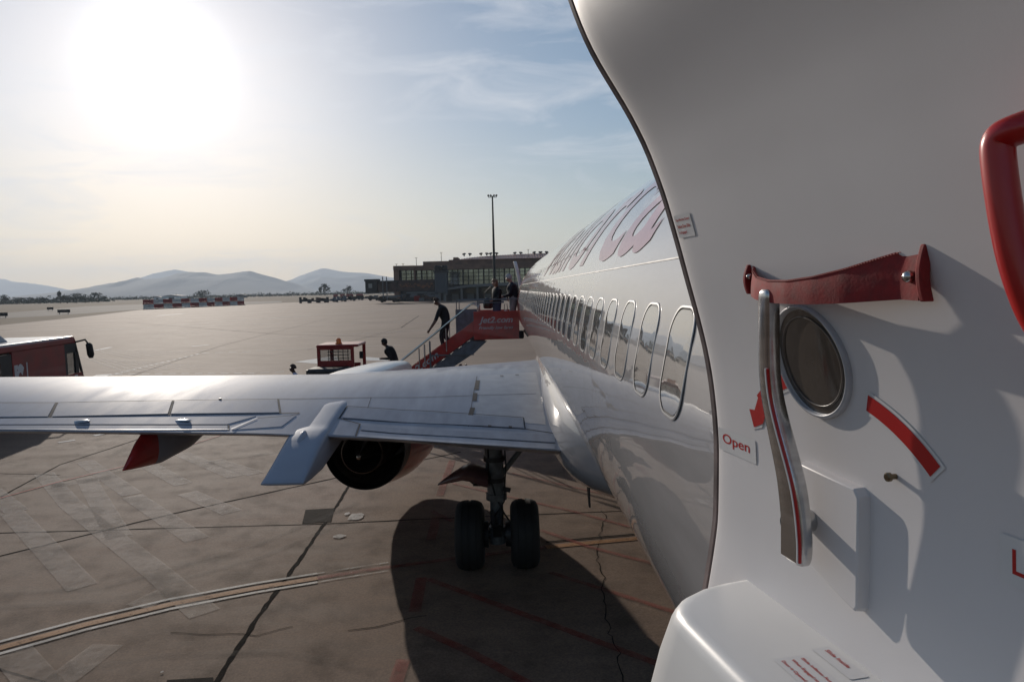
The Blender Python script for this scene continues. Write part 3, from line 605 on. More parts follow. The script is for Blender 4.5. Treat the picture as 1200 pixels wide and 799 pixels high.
M_bus = mat('bus_dark_red', (.25, .012, .012), .5, coat=.2, var=.2, scale=1.5)
M_roofp = mat('bus_pale_roof', (.72, .69, .66), .35, coat=.3, var=.05)
for x0, x1 in ((-.08, 0), (-BW, -BW + .08)):
    bx('side_panel', fD, fW0, .5, zR - .28, M_bus, x0, x1); bx('side_panel', -11.5, fD0, .5, zR - .28, M_bus, x0, x1)
    bx('side_panel', fW0, 0.0, .5, zW0, M_bus, x0, x1); bx('window_header', fW0, fr, zW1, zR - .28, M_dark, x0, x1)
    bx('window_pillar', fW1, fW1 + .28, zW0, zW1, M_dark, x0, x1); bx('window_pillar', fW0, fW0 + .18, zW0, zW1, M_dark, x0 + .002, x1 - .002 if x1 == 0 else x1)
    bx('side_window', fW0 + .18, fW1, zW0, zW1, M_clear, x0 + .03, x1 - .03)
    bx('door', fD0 + .02, fD - .02, .45, zR - .35, M_dark, x0 + .01, x1 - .01); bx('door_window', fD0 + .1, (fD0 + fD) / 2, 1.2, zR - .6, M_glassd, x0 - .0, x1 + .004)
    bx('roof_edge', -11.5, fr, zR - .28, zR - .05, M_bus, x0 - .004, x1 + .004, bevel=.04)
bx('roof', -11.5, fr - .05, zR - .06, zR + .02, M_roofp, -BW + .06, -.06, bevel=.02)
bx('floor', -9.4, -.1, .35, .5, M_dark, -BW + .1, -.1); bx('rear_panel', -11.56, -11.5, .5, zR - .05, M_bus, -BW, 0)
b = MB(); zg0 = bs(102, 438)[1]                    # curved front: bumper, windscreen
b.prism([(-BW, -.02, .45), (0, -.02, .45), (0, .1, .8), (0, .12, 1.2), (0, .02, zg0), (-BW, .02, zg0)][:4] and [(0, -.0, .4), (0, .14, .6), (0, .16, zg0 - .15), (0, .04, zg0), (0, -.0, zg0)], (-BW, 0, 0)); setlocal(b.build('bumper', M_redd), bus)
b = MB(); b.prism([(-.06, .02, zg0), (-.06, .05, zg0), (-.06, fr + .06, zR - .3), (-.06, fr + .0, zR - .3)], (-BW + .12, 0, 0)); setlocal(b.build('windscreen', M_clear), bus)
for x in (-.03, -BW + .03): b = MB(); b.bar((x, .02, zg0), (x, fr + .02, zR - .28), .06, .1); setlocal(b.build('window_pillar', M_dark), bus)
b = MB(); b.prism([(0, fr - .3, zR - .3), (0, fr + .12, zR - .3), (0, fr + .02, zR - .12), (0, fr - .08, zR + .0), (0, fr - .3, zR + .018)], (-BW, 0, 0)); setlocal(b.build('front_cap', M_bus, bevel=.02), bus)
m0 = bs(98, 404); m1 = bs(101, 420)
b = MB(); b.tube([(.0, fr, zR - .25), (.25, fr + .35, zR - .18), (.32, fr + .5, zR - .4)], .04, 8); setlocal(b.build('mirror_arm', M_blk, smooth=True), bus)
b = MB(); b.loft([[(.32 + math.cos(t) * .09 * k, fr + .52 + dy + math.sin(t) * .14 * k, z) for t in np.linspace(0, 2 * math.pi, 12, endpoint=False)] for z, k, dy in ((zR - .32, .6, -.05), (zR - .4, 1.3, 0), (zR - .85, 1.4, .1), (zR - 1.0, .8, .12))]); setlocal(b.build('mirror', M_blk, smooth=True), bus)
b = MB(); fa0 = bs(-40, 400)[0]; b.prism([(-.9, fa0, zR + .02), (-.9, -3.7, zR + .02), (-.9, -4.3, zR + .36), (-.9, fa0, zR + .36)], (-1.2, 0, 0)); setlocal(b.build('roof_air_unit', mat('blue_grey_unit', (.30, .33, .38), .5), bevel=.03), bus)
a_, f_ = text_fit('r', .62, 1.1, bold=.03); fl, zl_ = bs(23, 440)
b = MB(); b.add([(.006, fl + x, zl_ - .15 + y) for x, y in a_], f_); setlocal(b.build('letter', mat('pale_letter', (.6, .58, .58), .5)), bus)
b = MB(); f1, z1 = bs(32, 436); b.box((.006, f1, z1 - .1), (.006, .07, .9)); setlocal(b.build('letter', MATS['pale_letter']), bus)
f1, z1 = bs(89, 443); bx('sign_plate', f1 - .1, f1 + .16, z1 - .1, z1 + .12, M_decal, .002, .012)
for f_w in (-1.6, -7.2):
    for x in (-.2, -BW + .2): b = MB(); b.lathe((x, f_w - .9, .5), (1, 0, 0), [(-.15, 0), (-.15, .4), (-.12, .5), (.12, .5), (.15, .4), (.15, 0)], 20); setlocal(b.build('wheel', M_blk), bus)

# ------------------------------------------------------------------ red tug
tc_ = atY(400, 447, 30.); TX = tc_[0]; tug = thing('airport_tug', 'dark red airport tug with caged cab and orange beacon', 'tug', (TX - .02, 30.0, .02), rz=.0)
def tbx(name, c, d, m, bevel=.02, rz=0): b = MB(); b.box(c, d, rz); o = b.build(name, m, bevel=bevel); setlocal(o, tug); return o
tbx('chassis', (0, .4, .62), (1.7, 3.2, .6), M_redd); tbx('bonnet', (-.2, -1.2, 1.08), (1.6, 1.1, .52), M_dark, .1)
for sx in (-.8, .8):
    for sy in (-1.2, 1.6): b = MB(); b.lathe((sx, sy, .42), (1, 0, 0), [(-.14, 0), (-.14, .32), (-.1, .42), (.1, .42), (.14, .32), (.14, 0)], 18); setlocal(b.build('wheel', M_blk), tug)
for sx, sy in ((-.78, -.4), (.62, -.4), (.82, 1.1), (-.6, 1.1)): tbx('cab_post', (sx, sy, 1.55), (.13, .13, 1.3), M_redd)
tbx('cab_roof', (.02, .35, 2.16), (1.75, 1.75, .11), M_redd, .04); tbx('cab_header', (-.08, -.43, 2.06), (1.5, .1, .12), M_redd); tbx('cab_sill', (-.08, -.43, 1.42), (1.5, .1, .26), M_redd)
tbx('windscreen', (-.08, -.40, 1.78), (1.3, .02, .46), M_clear, 0)
for i in range(5): tbx('guard_bar', (-.35 + i * .2, -.48, 1.78), (.025, .02, .46), M_dark, 0)
for i in range(3): tbx('guard_bar', (.05, -.49, 1.64 + i * .14), (.9, .02, .025), M_dark, 0)
tbx('seat', (.1, .5, 1.15), (.5, .5, .6), M_blk, .05); tbx('rear_panel', (0, 1.1, 1.05), (1.3, .08, .5), M_redd)
tbx('mirror', (.98, -.35, 1.75), (.16, .08, .3), M_blk, .03); tbx('side_guard', (.86, .3, 1.15), (.06, 1.3, .12), M_redd)
b = MB(); b.lathe((.0, -.1, 2.22), (0, 0, 1), [(0, .14), (.06, .14), (.07, .11), (.2, .1), (.25, .05), (.255, 0)], 14); setlocal(b.build('beacon', M_orange, smooth=True), tug)
for sx in (-.85, .6): b = MB(); b.lathe((sx, -1.78, .95), (0, -1, 0), [(0, .13), (.06, .13), (.08, .09), (.08, 0)], 12); setlocal(b.build('headlight', M_dark), tug)
tbx('front_bumper', (-.12, -1.85, .6), (1.9, .2, .5), M_redd, .05)
tbx('engine_block', (.2, -.95, 1.25), (.7, .5, .18), M_greym, .05)

# ------------------------------------------------------------------ boarding stairs
st = thing('boarding_stairs', 'red sided boarding stairs leading up to the front door', 'boarding stairs', (-2.8, 24.4, .02))
SY0, SY1 = 23.64, 25.24; SYC = 24.44; SL = .69; FZ = 2.685; PF = 2.95; XP = -.907; XE = .61
M_stair = mat('stair_grey', (.16, .18, .21), .5, metal=.2, var=.2)
def sbox(name, c, d, m, bevel=0, **k): b = MB(); b.box(c, d); return b.build(name, m, st, bevel=bevel, **k)
def zs(x): return FZ - SL * (XP - x)             # foot of the stair flight at x; the treads lie a little above
XB = XP - FZ / SL + .35
sbox('platform', ((XP + XE) / 2, SYC, PF - .06), (XE - XP, 1.56, .1), M_stair)
sbox('side_panel', ((XP + XE) / 2, SY0 - .02, 3.18), (XE - XP, .05, .943), M_red, .006); sbox('side_panel', ((XP + XE) / 2 - .1, SY1 + .02, 3.18), (XE - XP, .05, .943), M_red, .006)
sbox('bumper', (XE + .06, SY0 + .1, 2.84), (.18, .34, .26), M_blk, .05)
for y in (SY0, SY1):
    b = MB(); b.prism([(XP - .002, y, zs(XP) + .65), (XP - .002, y, zs(XP) + .16), (XB, y, zs(XB) + .17), (XB, y, zs(XB) + .62)], (0, .05, 0)); b.build('balustrade_panel', M_red, st)
    b = MB(); b.prism([(XP + .43, y + .07, FZ - .03), (XP, y + .07, FZ - .42), (XB, y + .07, zs(XB) - .2), (XB, y + .07, zs(XB) + .13), (XP - .12, y + .07, FZ + .03), (XP, y + .07, FZ - .03)], (0, .07, 0)); b.build('stringer', M_stair, st)
    b = MB(); b.tube([(XP + .15, y, FZ + .67), (XP + .16, y, FZ + 1.14), (XP + .02, y, FZ + 1.22), (XP - .12, y, FZ + 1.19), (-3.44, y, zs(-3.44) + 1.08), (XB, y, zs(XB) + 1.08), (XB - .05, y, zs(XB) + .4)], .03, 8); b.build('handrail', M_steel, st, smooth=True)
    for x in (-1.84, -2.57, -2.76, -3.68, -4.4): b = MB(); b.tube([(x, y, zs(x) + .3), (x, y, zs(x) + 1.07)], .02, 8); b.build('rail_post', M_alu, st, smooth=True)
    b = MB(); b.tube([(-1.47, y, FZ + .37), (-1.47, y, FZ + 1.35), (-.25, y, FZ + 1.35), (XE, y, FZ + 1.35)], .022, 8); b.tube([(-.76, y, FZ + 1.0), (-.76, y, FZ + 1.35)], .022, 8); b.tube([(-.76, y, FZ + 1.25), (.12, y, FZ + 1.25)], .018, 8); b.build('guard_rail', M_greym, st, smooth=True)
for i in range(13):
    x = XP - (i + .5) * .29; sbox('tread', (x, SYC, zs(x) + .24), (.28, 1.46, .04), M_stair)
sbox('landing_panel', (-1.22, SY1 - .08, FZ + .55), (.76, .04, .92), M_stair)
b = MB(); b.bar((-2.39, SY0 - .03, zs(-2.39) + .02), (-2.39, SY0 - .03, zs(-2.39) + 1.04), .05); b.bar((-2.39, SY0 - .03, zs(-2.33) + .52), (-.93, SY0 - .03, zs(-2.33) + .52), .04); b.build('support_frame', M_greym, st)
for y in (SY0 + .2, SY1 - .2):
    b = MB(); b.tube([(-1.5, y, 1.75), (-.9, y, .75), (-.6, y, .15)], [.06, .06, .06], 8); b.tube([(-1.3, y + .05, 1.75), (-.5, y + .05, .6)], .03, 6); b.tube([(-1.7, y, 1.6), (-1.25, y, .5)], .03, 6); b.build('support_leg', M_greym, st)
for sx in (-4.0, -.9):
    for y in (SY0 + .1, SY1 - .1): b = MB(); b.lathe((sx, y, .28), (0, 1, 0), [(-.08, 0), (-.08, .26), (.08, .26), (.08, 0)], 14); b.build('wheel', M_blk, st)
sbox('chassis', (-2.5, SYC, .42), (4.0, 1.2, .14), M_stair)
M_let = mat('pale_sign_letter', (.55, .53, .54), .5)
b = MB(); a, f = text_fit('Jet2.com', 1.14, .27, bold=.022, shear=.3); c0 = (XP + XE) / 2 - .02; b.add([(c0 + x, SY0 - .05, 3.335 + y) for x, y in a], f); b.build('lettering', M_let, st)
b = MB(); a, f = text_fit('Friendly low fares', 1.14, .14, bold=.015, shear=.3); b.add([(c0 + x, SY0 - .05, 3.09 + y) for x, y in a], f); b.build('lettering', M_let, st)
b = MB(); a, f = text_fit('Jet2.com', 1.41, .29, bold=.022, shear=.3); an = math.atan(SL); cx_ = -2.70; cz_ = zs(cx_) + .405
b.add([(cx_ + x * math.cos(an) - y * math.sin(an), SY0 - .006, cz_ + x * math.sin(an) + y * math.cos(an)) for x, y in a], f); b.build('lettering', M_let, st)

# ------------------------------------------------------------------ people
def skinmat(n, c): return mat(n, c, .55, var=.06, scale=20)
def person(label, loc, rz, J, mats, hair, height=1.75, bag=None):
    """J overrides joints; x forward, y left, z up; one continuous skinned surface"""
    k = height / 1.75
    D = dict(pelvis=(0, 0, .95), waist=(0, 0, 1.1), chest=(.0, 0, 1.3), nb=(0, 0, 1.46), neck=(.01, 0, 1.52), hl=(.03, 0, 1.58), hm=(.03, 0, 1.655), ht=(.01, 0, 1.72), nose=(.125, 0, 1.625),
             shl=(0, .17, 1.42), ell=(-.02, .23, 1.15), wrl=(.06, .23, .92), pal=(.08, .23, .85), shr=(0, -.17, 1.42), elr=(-.02, -.23, 1.15), wrr=(.06, -.23, .92), par=(.08, -.23, .85),
             hil=(0, .09, .9), knl=(.02, .1, .5), anl=(-.02, .1, .09), tol=(.15, .11, .035), hir=(0, -.09, .9), knr=(.02, -.1, .5), anr=(-.02, -.1, .09), tor=(.15, -.11, .035))
    lean = J.pop('lean', 0); lb = J.pop('head', 0)
    if lean:
        for n_ in ('waist', 'chest', 'nb', 'neck', 'hl', 'hm', 'ht', 'nose', 'shl', 'ell', 'wrl', 'pal', 'shr', 'elr', 'wrr', 'par'):
            v = Vector(D[n_]) - Vector((0, 0, .95)); v.rotate(Matrix.Rotation(lean * (.5 if n_ == 'waist' else 1), 3, 'Y')); D[n_] = tuple(v + Vector((0, 0, .95)))
    if lb:
        o_ = Vector(D['neck'])
        for n_ in ('hl', 'hm', 'ht', 'nose'): v = Vector(D[n_]) - o_; v.rotate(Matrix.Rotation(lb, 3, 'Y')); D[n_] = tuple(v + o_)
    D.update(J)
    RD = dict(pelvis=.135, waist=.125, chest=.15, nb=.075, neck=.052, hl=.07, hm=.088, ht=.07, nose=.016, shl=.062, ell=.045, wrl=.029, pal=.034, shr=.062, elr=.045, wrr=.029, par=.034, hil=.095, knl=.062, anl=.042, tol=.036, hir=.095, knr=.062, anr=.042, tor=.036)
    E_ = [('pelvis', 'waist', 'top'), ('waist', 'chest', 'top'), ('chest', 'nb', 'top'), ('nb', 'neck', 'skin'), ('neck', 'hl', 'skin'), ('hl', 'hm', 'skin'), ('hm', 'ht', 'skin'), ('hm', 'nose', 'skin')]
    for s_ in 'lr': E_ += [('nb', 'sh' + s_, 'top'), ('sh' + s_, 'el' + s_, 'top'), ('el' + s_, 'wr' + s_, 'sleeve'), ('wr' + s_, 'pa' + s_, 'skin'), ('pelvis', 'hi' + s_, 'leg'), ('hi' + s_, 'kn' + s_, 'leg'), ('kn' + s_, 'an' + s_, 'leg'), ('an' + s_, 'to' + s_, 'shoe')]
    for s_ in 'lr':                                           # four fingers and a thumb each
        pa = Vector(D['pa' + s_]); d = (pa - Vector(D['wr' + s_])).normalized(); sd = Vector((1, 0, 0)) if abs(d.x) < .7 else Vector((0, 0, 1)); sd = (sd - d * sd.dot(d)).normalized(); pn = d.cross(sd)
        for i in range(4):
            a_ = pa + sd * ((i - 1.5) * .02); f1 = a_ + d * (.05 + .006 * (1.5 - abs(i - 1.5))); f2 = f1 + d * .03 + pn * .015
            D['f%s%d' % (s_, i)] = tuple(f1); D['g%s%d' % (s_, i)] = tuple(f2); RD['f%s%d' % (s_, i)] = .0095; RD['g%s%d' % (s_, i)] = .0075
            E_ += [('pa' + s_, 'f%s%d' % (s_, i), 'skin'), ('f%s%d' % (s_, i), 'g%s%d' % (s_, i), 'skin')]
        D['th' + s_] = tuple(pa + sd * .05 + d * .02 + pn * .01); RD['th' + s_] = .010; E_.append(('pa' + s_, 'th' + s_, 'skin'))
    names = list(D); idx = {n_: i for i, n_ in enumerate(names)}
    me = bpy.data.meshes.new('body'); me.from_pydata([Vector(D[n_]) * k for n_ in names], [(idx[a], idx[b]) for a, b, _ in E_], [])
    tmp = bpy.data.objects.new('body', me); COL.objects.link(tmp); sk = tmp.modifiers.new('s', 'SKIN'); sk.use_smooth_shade = True; sk.branch_smoothing = .6
    sv = me.skin_vertices[0].data
    for n_ in names:
        r_ = RD[n_] * k * (1.0 if n_[0] in 'fgt' and n_ not in ('tol','tor') else 1.42 if n_ in ('hl', 'hm', 'ht') else 1.1 if n_ in ('nose', 'neck') else 1.5 if n_ in ('chest', 'waist', 'pelvis', 'nb', 'hil', 'hir', 'knl', 'knr', 'shl', 'shr') else 1.35); sv[idx[n_]].radius = (r_, r_ * (1.25 if n_ in ('chest',) else 1.12 if n_ in ('waist', 'pelvis') else 1)); sv[idx[n_]].use_root = n_ == 'pelvis'
    ss = tmp.modifiers.new('u', 'SUBSURF'); ss.levels = 1; ss.render_levels = 1
    dg = bpy.context.evaluated_depsgraph_get(); dg.update(); me2 = bpy.data.meshes.new_from_object(tmp.evaluated_get(dg)); bpy.data.objects.remove(tmp)
    me2.name = 'body'; me2.materials.clear()
    keys = ['skin', 'top', 'leg', 'shoe', 'sleeve']; ml = [mats['skin'], mats['top'], mats['leg'], mats.get('shoe', M_blk), mats['skin'] if mats.get('short') else mats['top']]
    for m in ml: me2.materials.append(m)
    segs = [(Vector(D[a]) * k, Vector(D[b]) * k, keys.index(c)) for a, b, c in E_]
    for p in me2.polygons:
        best = None
        for a, b, c in segs:
            ab = b - a; t_ = max(0, min(1, (p.center - a).dot(ab) / max(1e-9, ab.length_squared))); dd = (p.center - a - ab * t_).length
            if best is None or dd < best[0]: best = (dd, c)
        p.material_index = best[1]; p.use_smooth = True
    root = thing('person', label, 'person', loc, rz)
    o = bpy.data.objects.new('body', me2); COL.objects.link(o); setlocal(o, root)
    # hair
    hm_ = Vector(D['hm']) * k; up = (Vector(D['ht']) - Vector(D['hl'])).normalized(); fw = (Vector(D['nose']) - Vector(D['hm'])); fw = (fw - up * fw.dot(up)).normalized(); sd = up.cross(fw)
    b = MB(); rnd = random.Random(len(label)); rad = .119 * k; low = hair.get('low', -.2)
    def hf(a, c):
        th = (1 - c) * .0 + c * (math.pi * (.5 - low * .5)); ph = math.pi * 2 * a
        if hair.get('long') and math.cos(ph) < .1: th = c * math.pi * .8
        rr = rad * (1 + rnd.uniform(-.04, .04)); face = max(0, math.cos(ph)); th *= (1 - .45 * face)
        v = up * math.cos(th) * 1.05 + (fw * math.cos(ph) + sd * math.sin(ph)) * math.sin(th) * .9
        q = hm_ + v * rr - fw * .014 + up * .012
        if hair.get('long') and th > math.pi * .55: q -= up * (th - math.pi * .55) * .22
        return q
    b.quadgrid(hf, 20, 8); o = b.build('hair', hair['m'], smooth=True, angle=None); setlocal(o, root)
    b = MB()
    for s_ in (-1, 1): c = hm_ + fw * .088 * k + sd * .033 * s_ + up * .005; b.lathe(c - fw * .006, fw, [(0, .011), (.006, .009), (.01, 0)], 8)
    setlocal(b.build('eyes', M_dark), root)
    b = MB()
    for s_ in (-1, 1): c = hm_ + sd * s_ * .09 * k - up * .01; b.lathe(c, sd * s_, [(-.01, .028), (.008, .03), (.014, .018), (.014, 0)], 8)
    setlocal(b.build('ears', mats['skin'], smooth=True), root)
    return root
hb = dict(m=mat('black_hair', (.012, .01, .009), .8), low=-.45); hw = dict(m=mat('white_hair', (.42, .41, .40), .8), low=-.25); hbr = dict(m=mat('brown_blonde_hair', (.16, .09, .05), .6), low=-.3, long=True); hs_ = dict(m=mat('cropped_hair', (.05, .028, .02), .85), low=-.1)
sk1 = skinmat('tan_skin', (.13, .06, .04)); sk2 = skinmat('fair_skin', (.45, .25, .18)); sk3 = skinmat('dark_skin', (.09, .045, .03))
cb = mat('black_cloth', (.012, .012, .014), .85); cn = mat('navy_cloth', (.02, .022, .03), .8); cj = mat('blue_denim', (.05, .08, .14), .85); cg = mat('pale_grey_cloth', (.33, .32, .32), .85); cw = mat('lilac_white_cloth', (.55, .55, .68), .8); ct = mat('dark_trousers_cloth', (.018, .018, .022), .85)
def onst(x): return zs(x) + .26
xm = -1.86; person('man in black shirt walking down the boarding stairs, hand on the rail', (xm, SY0 + .42, onst(xm) + .02), math.pi, dict(lean=.34, head=.25, wrl=(.46, .38, .76), pal=(.51, .41, .69), ell=(.30, .33, 1.0), knl=(.16, .1, .52), anl=(.10, .1, .12), tol=(.27, .1, .06), knr=(.06, -.1, .5), anr=(-.12, -.1, .22), tor=(.04, -.1, .13)),
       dict(skin=sk1, top=cb, leg=ct, short=True), hs_, 1.88)
xm = -3.72; person('dark haired person in black jacket low on the stairs, behind engine top', (xm, SYC, onst(xm) + .02), math.pi, dict(lean=.45, head=-.1, knl=(.2, .1, .5), anl=(.15, .1, .1), tol=(.3, .1, .04), wrr=(.4, -.25, 1.0), par=(.46, -.25, 1.0), elr=(.15, -.28, 1.0)), dict(skin=sk1, top=cb, leg=ct), hb, 1.80)
person('woman with long hair and dark jacket at the top of the stairs', (-.12, 24.1, PF), math.radians(200), dict(head=.3, ell=(.02, .26, 1.14), wrl=(.2, .2, 1.05), pal=(.26, .17, 1.04), elr=(.0, -.27, 1.14), wrr=(.2, -.22, 1.0), par=(.26, -.2, .98)), dict(skin=sk2, top=cb, leg=cj), hbr, 1.76)
person('white haired man in dark jacket by the front door', (.44, 24.5, PF), math.radians(175), dict(lean=.08, head=.35, ell=(.06, .24, 1.13), wrl=(.27, .18, 1.06), pal=(.33, .15, 1.05), elr=(.0, -.26, 1.14), wrr=(.22, -.22, 1.0)), dict(skin=sk2, top=cn, leg=cg), hw, 1.93)
p = gp(346, 433.3, 1.80); person('man in pale lilac shirt standing on the apron beyond the wing', (p[0], p[1], .02), math.radians(200), dict(lean=.05, head=.1), dict(skin=sk3, top=cw, leg=ct), hs_, 1.95)
# bag on the woman's shoulder
t = thing('shoulder_bag', 'black shoulder bag with a pale edge hanging at the woman\'s side', 'bag', (-.42, 23.92, PF + .78)); b = MB()
b.loft([[(math.cos(t_) * .16 * k, math.sin(t_) * .09 * k, z) for t_ in np.linspace(0, 2 * math.pi, 14, endpoint=False)] for z, k in ((0, .7), (.04, 1), (.2, 1.05), (.34, .75), (.37, .4))]); setlocal(b.build('bag_body', mat('black_leather', (.02, .02, .02), .3, coat=.3), smooth=True), t)
b = MB(); b.tube([(-.12, 0, .3), (-.1, .02, .55), (.1, .1, .74), (.14, .05, .5), (.12, 0, .3)], .014, 6); setlocal(b.build('strap', M_dark, smooth=True), t)
t = thing('handbag', 'small silver and white bag carried between the couple', 'bag', (.18, 23.9, PF + .42)); b = MB()
b.loft([[(math.cos(t_) * .09 * k, math.sin(t_) * .06 * k, z) for t_ in np.linspace(0, 2 * math.pi, 12, endpoint=False)] for z, k in ((0, .8), (.03, 1), (.24, 1.0), (.3, .6))]); setlocal(b.build('bag_body', mat('silver_white_fabric', (.5, .5, .5), .3, metal=.3), smooth=True), t)
b = MB(); b.tube([(-.06, 0, .28), (-.04, 0, .5), (.04, 0, .5), (.06, 0, .28)], .01, 6); setlocal(b.build('strap', M_dark, smooth=True), t)

# ================================================================== AIRCRAFT
FX, FC, FR = 2.439, 3.792, 1.88
plane = thing('passenger_jet', 'white and red twin engined passenger jet seen along its left side from the rear door', 'aircraft', (FX, 11.0, 0))
ST = [(-13, .10, .95), (-11, .24, .82), (-9, .42, .62), (-6, .68, .34), (-3, .875, .14), (-1, .955, .05), (.6, .986, .015), (2.0, .998, .002), (3, 1, 0), (23.6, 1, 0), (24.8, .993, -.0), (25.8, .965, -.03), (26.8, .90, -.09), (27.8, .79, -.18), (28.6, .66, -.28), (29.3, .49, -.38), (29.8, .31, -.46), (30.05, .12, -.50)]
def fsec(y, a, off_=0.):                         # a: angle above the horizontal on the left side (radians)
    k = interp(ST, y, 1); dz = interp(ST, y, 2); r = FR * k + off_
    down = 1.02 if math.sin(a) < 0 else 1.0
    return Vector((FX - math.cos(a) * r, y, FC + dz + math.sin(a) * r * down))
def jetpaint():
    m = bpy.data.materials.new('jet_gloss_paint'); m.use_nodes = True; t = m.node_tree; b = t.nodes['Principled BSDF']
    g = N(t, 'ShaderNodeNewGeometry'); sp = N(t, 'ShaderNodeSeparateXYZ'); t.links.new(g.outputs['Position'], sp.inputs[0])
    # red nose and lower forward flank: y - 2.4*(z-3.9) > 17.3
    a = N(t, 'ShaderNodeMath', operation='MULTIPLY_ADD'); a.inputs[1].default_value = -2.2; t.links.new(sp.outputs['Z'], a.inputs[0]); t.links.new(sp.outputs['Y'], a.inputs[2])
    c = N(t, 'ShaderNodeMath', operation='GREATER_THAN'); c.inputs[1].default_value = 12.6; t.links.new(a.outputs[0], c.inputs[0])
    n = N(t, 'ShaderNodeTexNoise'); n.inputs['Scale'].default_value = 2.2; n.inputs['Detail'].default_value = 8; n.inputs['Roughness'].default_value = .6
    mp2 = N(t, 'ShaderNodeMapping'); mp2.inputs['Scale'].default_value = (1, .25, 1.5); t.links.new(g.outputs['Position'], mp2.inputs[0]); t.links.new(mp2.outputs[0], n.inputs['Vector'])
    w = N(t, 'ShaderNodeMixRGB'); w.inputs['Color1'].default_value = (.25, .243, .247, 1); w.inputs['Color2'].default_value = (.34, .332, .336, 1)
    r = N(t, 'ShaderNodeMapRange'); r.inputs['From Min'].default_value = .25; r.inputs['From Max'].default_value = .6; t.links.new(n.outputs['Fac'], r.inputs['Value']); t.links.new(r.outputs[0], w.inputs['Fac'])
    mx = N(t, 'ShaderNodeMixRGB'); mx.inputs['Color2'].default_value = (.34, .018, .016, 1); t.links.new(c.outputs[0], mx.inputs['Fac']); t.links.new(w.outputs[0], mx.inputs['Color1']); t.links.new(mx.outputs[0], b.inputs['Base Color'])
    b.inputs['Roughness'].default_value = .6; b.inputs['Specular IOR Level'].default_value = .04; b.inputs['Coat Weight'].default_value = 1.0; b.inputs['Coat Roughness'].default_value = .02; b.inputs['Coat IOR'].default_value = 1.52
    n2 = N(t, 'ShaderNodeTexNoise'); n2.inputs['Scale'].default_value = 2.0; n2.inputs['Detail'].default_value = 2; t.links.new(g.outputs['Position'], n2.inputs['Vector'])
    bp = N(t, 'ShaderNodeBump'); bp.inputs['Strength'].default_value = .16; bp.inputs['Distance'].default_value = .02; t.links.new(n2.outputs['Fac'], bp.inputs['Height']); t.links.new(bp.outputs[0], b.inputs['Coat Normal']); t.links.new(bp.outputs[0], b.inputs['Normal'])
    return m
M_jet = jetpaint()
ys = sorted(set([s[0] for s in ST] + [3 + i * .65 for i in range(32)] + list(np.arange(-13, 3, .5)) + list(np.arange(23.8, 30, .2))))
NA = 144
b = MB(); b.loft([[fsec(y, 2 * math.pi * k / NA) for k in range(NA)] for y in ys]); b.build('fuselage', M_jet, plane, smooth=True, angle=None)
# skin seams along and round the fuselage
def skinline(pts, w, off_=.0022):
    b = MB(); vs = []
    for i, (y, a) in enumerate(pts):
        y2, a2 = pts[min(i + 1, len(pts) - 1)]; y1, a1 = pts[max(i - 1, 0)]; dy, da = (y2 - y1), (a2 - a1) * FR; l = math.hypot(dy, da); ny, na = -da / l, dy / l
        for s_ in (-1, 1): vs.append(fsec(y + ny * w * s_ / 2, a + na * w * s_ / 2 / FR, off_))
    b.add(vs, [(2 * i, 2 * i + 1, 2 * i + 3, 2 * i + 2) for i in range(len(pts) - 1)]); return b
rd = math.radians
b = MB()
for a_, y0_, y1_, w_ in ((22.2, 1.2, 22.5, .007), (-21, 1.5, 17, .0035), (-44, 1.5, 9, .0035)):
    q = skinline([(y, rd(a_)) for y in np.arange(y0_, y1_, .4)], w_); b.add(q.v, q.f)
for y in (4.4, 7.0, 9.6, 12.2, 14.8):
    q = skinline([(y, rd(a_)) for a_ in range(-80, 88, 4)], .003); b.add(q.v, q.f)
b.build('skin_seam', M_seam, plane)
# name lettering on the upper flank, red paled to pink to imitate sky glare
vs, fs = text_bm('Mallorca', 1.45, shear=.30, bold=.015, cuts=44, spacing=.98)
a_ = np.array(vs); x1_ = a_[:, 0].max(); ymin = -.1
b = MB(); b.add([fsec(3.45 + (x1_ - x) * 1.75, rd(23.5) + (y + .06) / FR, .0035) for x, y in vs], fs); b.build('name_lettering', mat('glare_paled_red_lettering', (.60, .33, .33), .55, coat=.9, var=.05, spec=.0), plane, smooth=False)

# cabin windows: one mesh set, shared along the row
def winshape(n, w, h, r):
    pts = []
    for cx_, cz_, a0 in ((w / 2 - r, h / 2 - r, 0), (-w / 2 + r, h / 2 - r, 90), (-w / 2 + r, -h / 2 + r, 180), (w / 2 - r, -h / 2 + r, 270)):
        for i in range(n): a = rd(a0 + 90 * i / (n - 1)); pts.append((cx_ + r * math.cos(a), cz_ + r * math.sin(a)))
    return pts
AW = math.asin((4.4 - .262 - FC) / FR)            # window centre angle
def wp(s_, h, off_): a = AW + h / FR; r = FR + off_; return Vector((FX - math.cos(a) * r, s_, FC + math.sin(a) * r))
def ringm(o1, o2, i1, off1, off2, off3):
    A1 = [wp(x, z, off1) for x, z in o1]; A2 = [wp(x, z, off2) for x, z in o2]; A3 = [wp(x, z, off3) for x, z in i1]; n = len(A1); b = MB()
    b.add(A1 + A2 + A3, [(k * n + i, k * n + (i + 1) % n, (k + 1) * n + (i + 1) % n, (k + 1) * n + i) for k in (0, 1) for i in range(n)]); return b
sh = lambda w, h, r: winshape(7, w, h, r)
M_wfr = mat('bright_window_rim', (.50, .49, .48), .5, coat=.2)
M_pane = mat('cabin_window_pane', (.26, .25, .235), .035, coat=1.0, var=.2, scale=3, spec=.9)
me_f = ringm(sh(.312, .392, .108), sh(.306, .386, .105), sh(.290, .370, .097), .0008, .004, .003).mesh('frame', M_wfr, True, None)
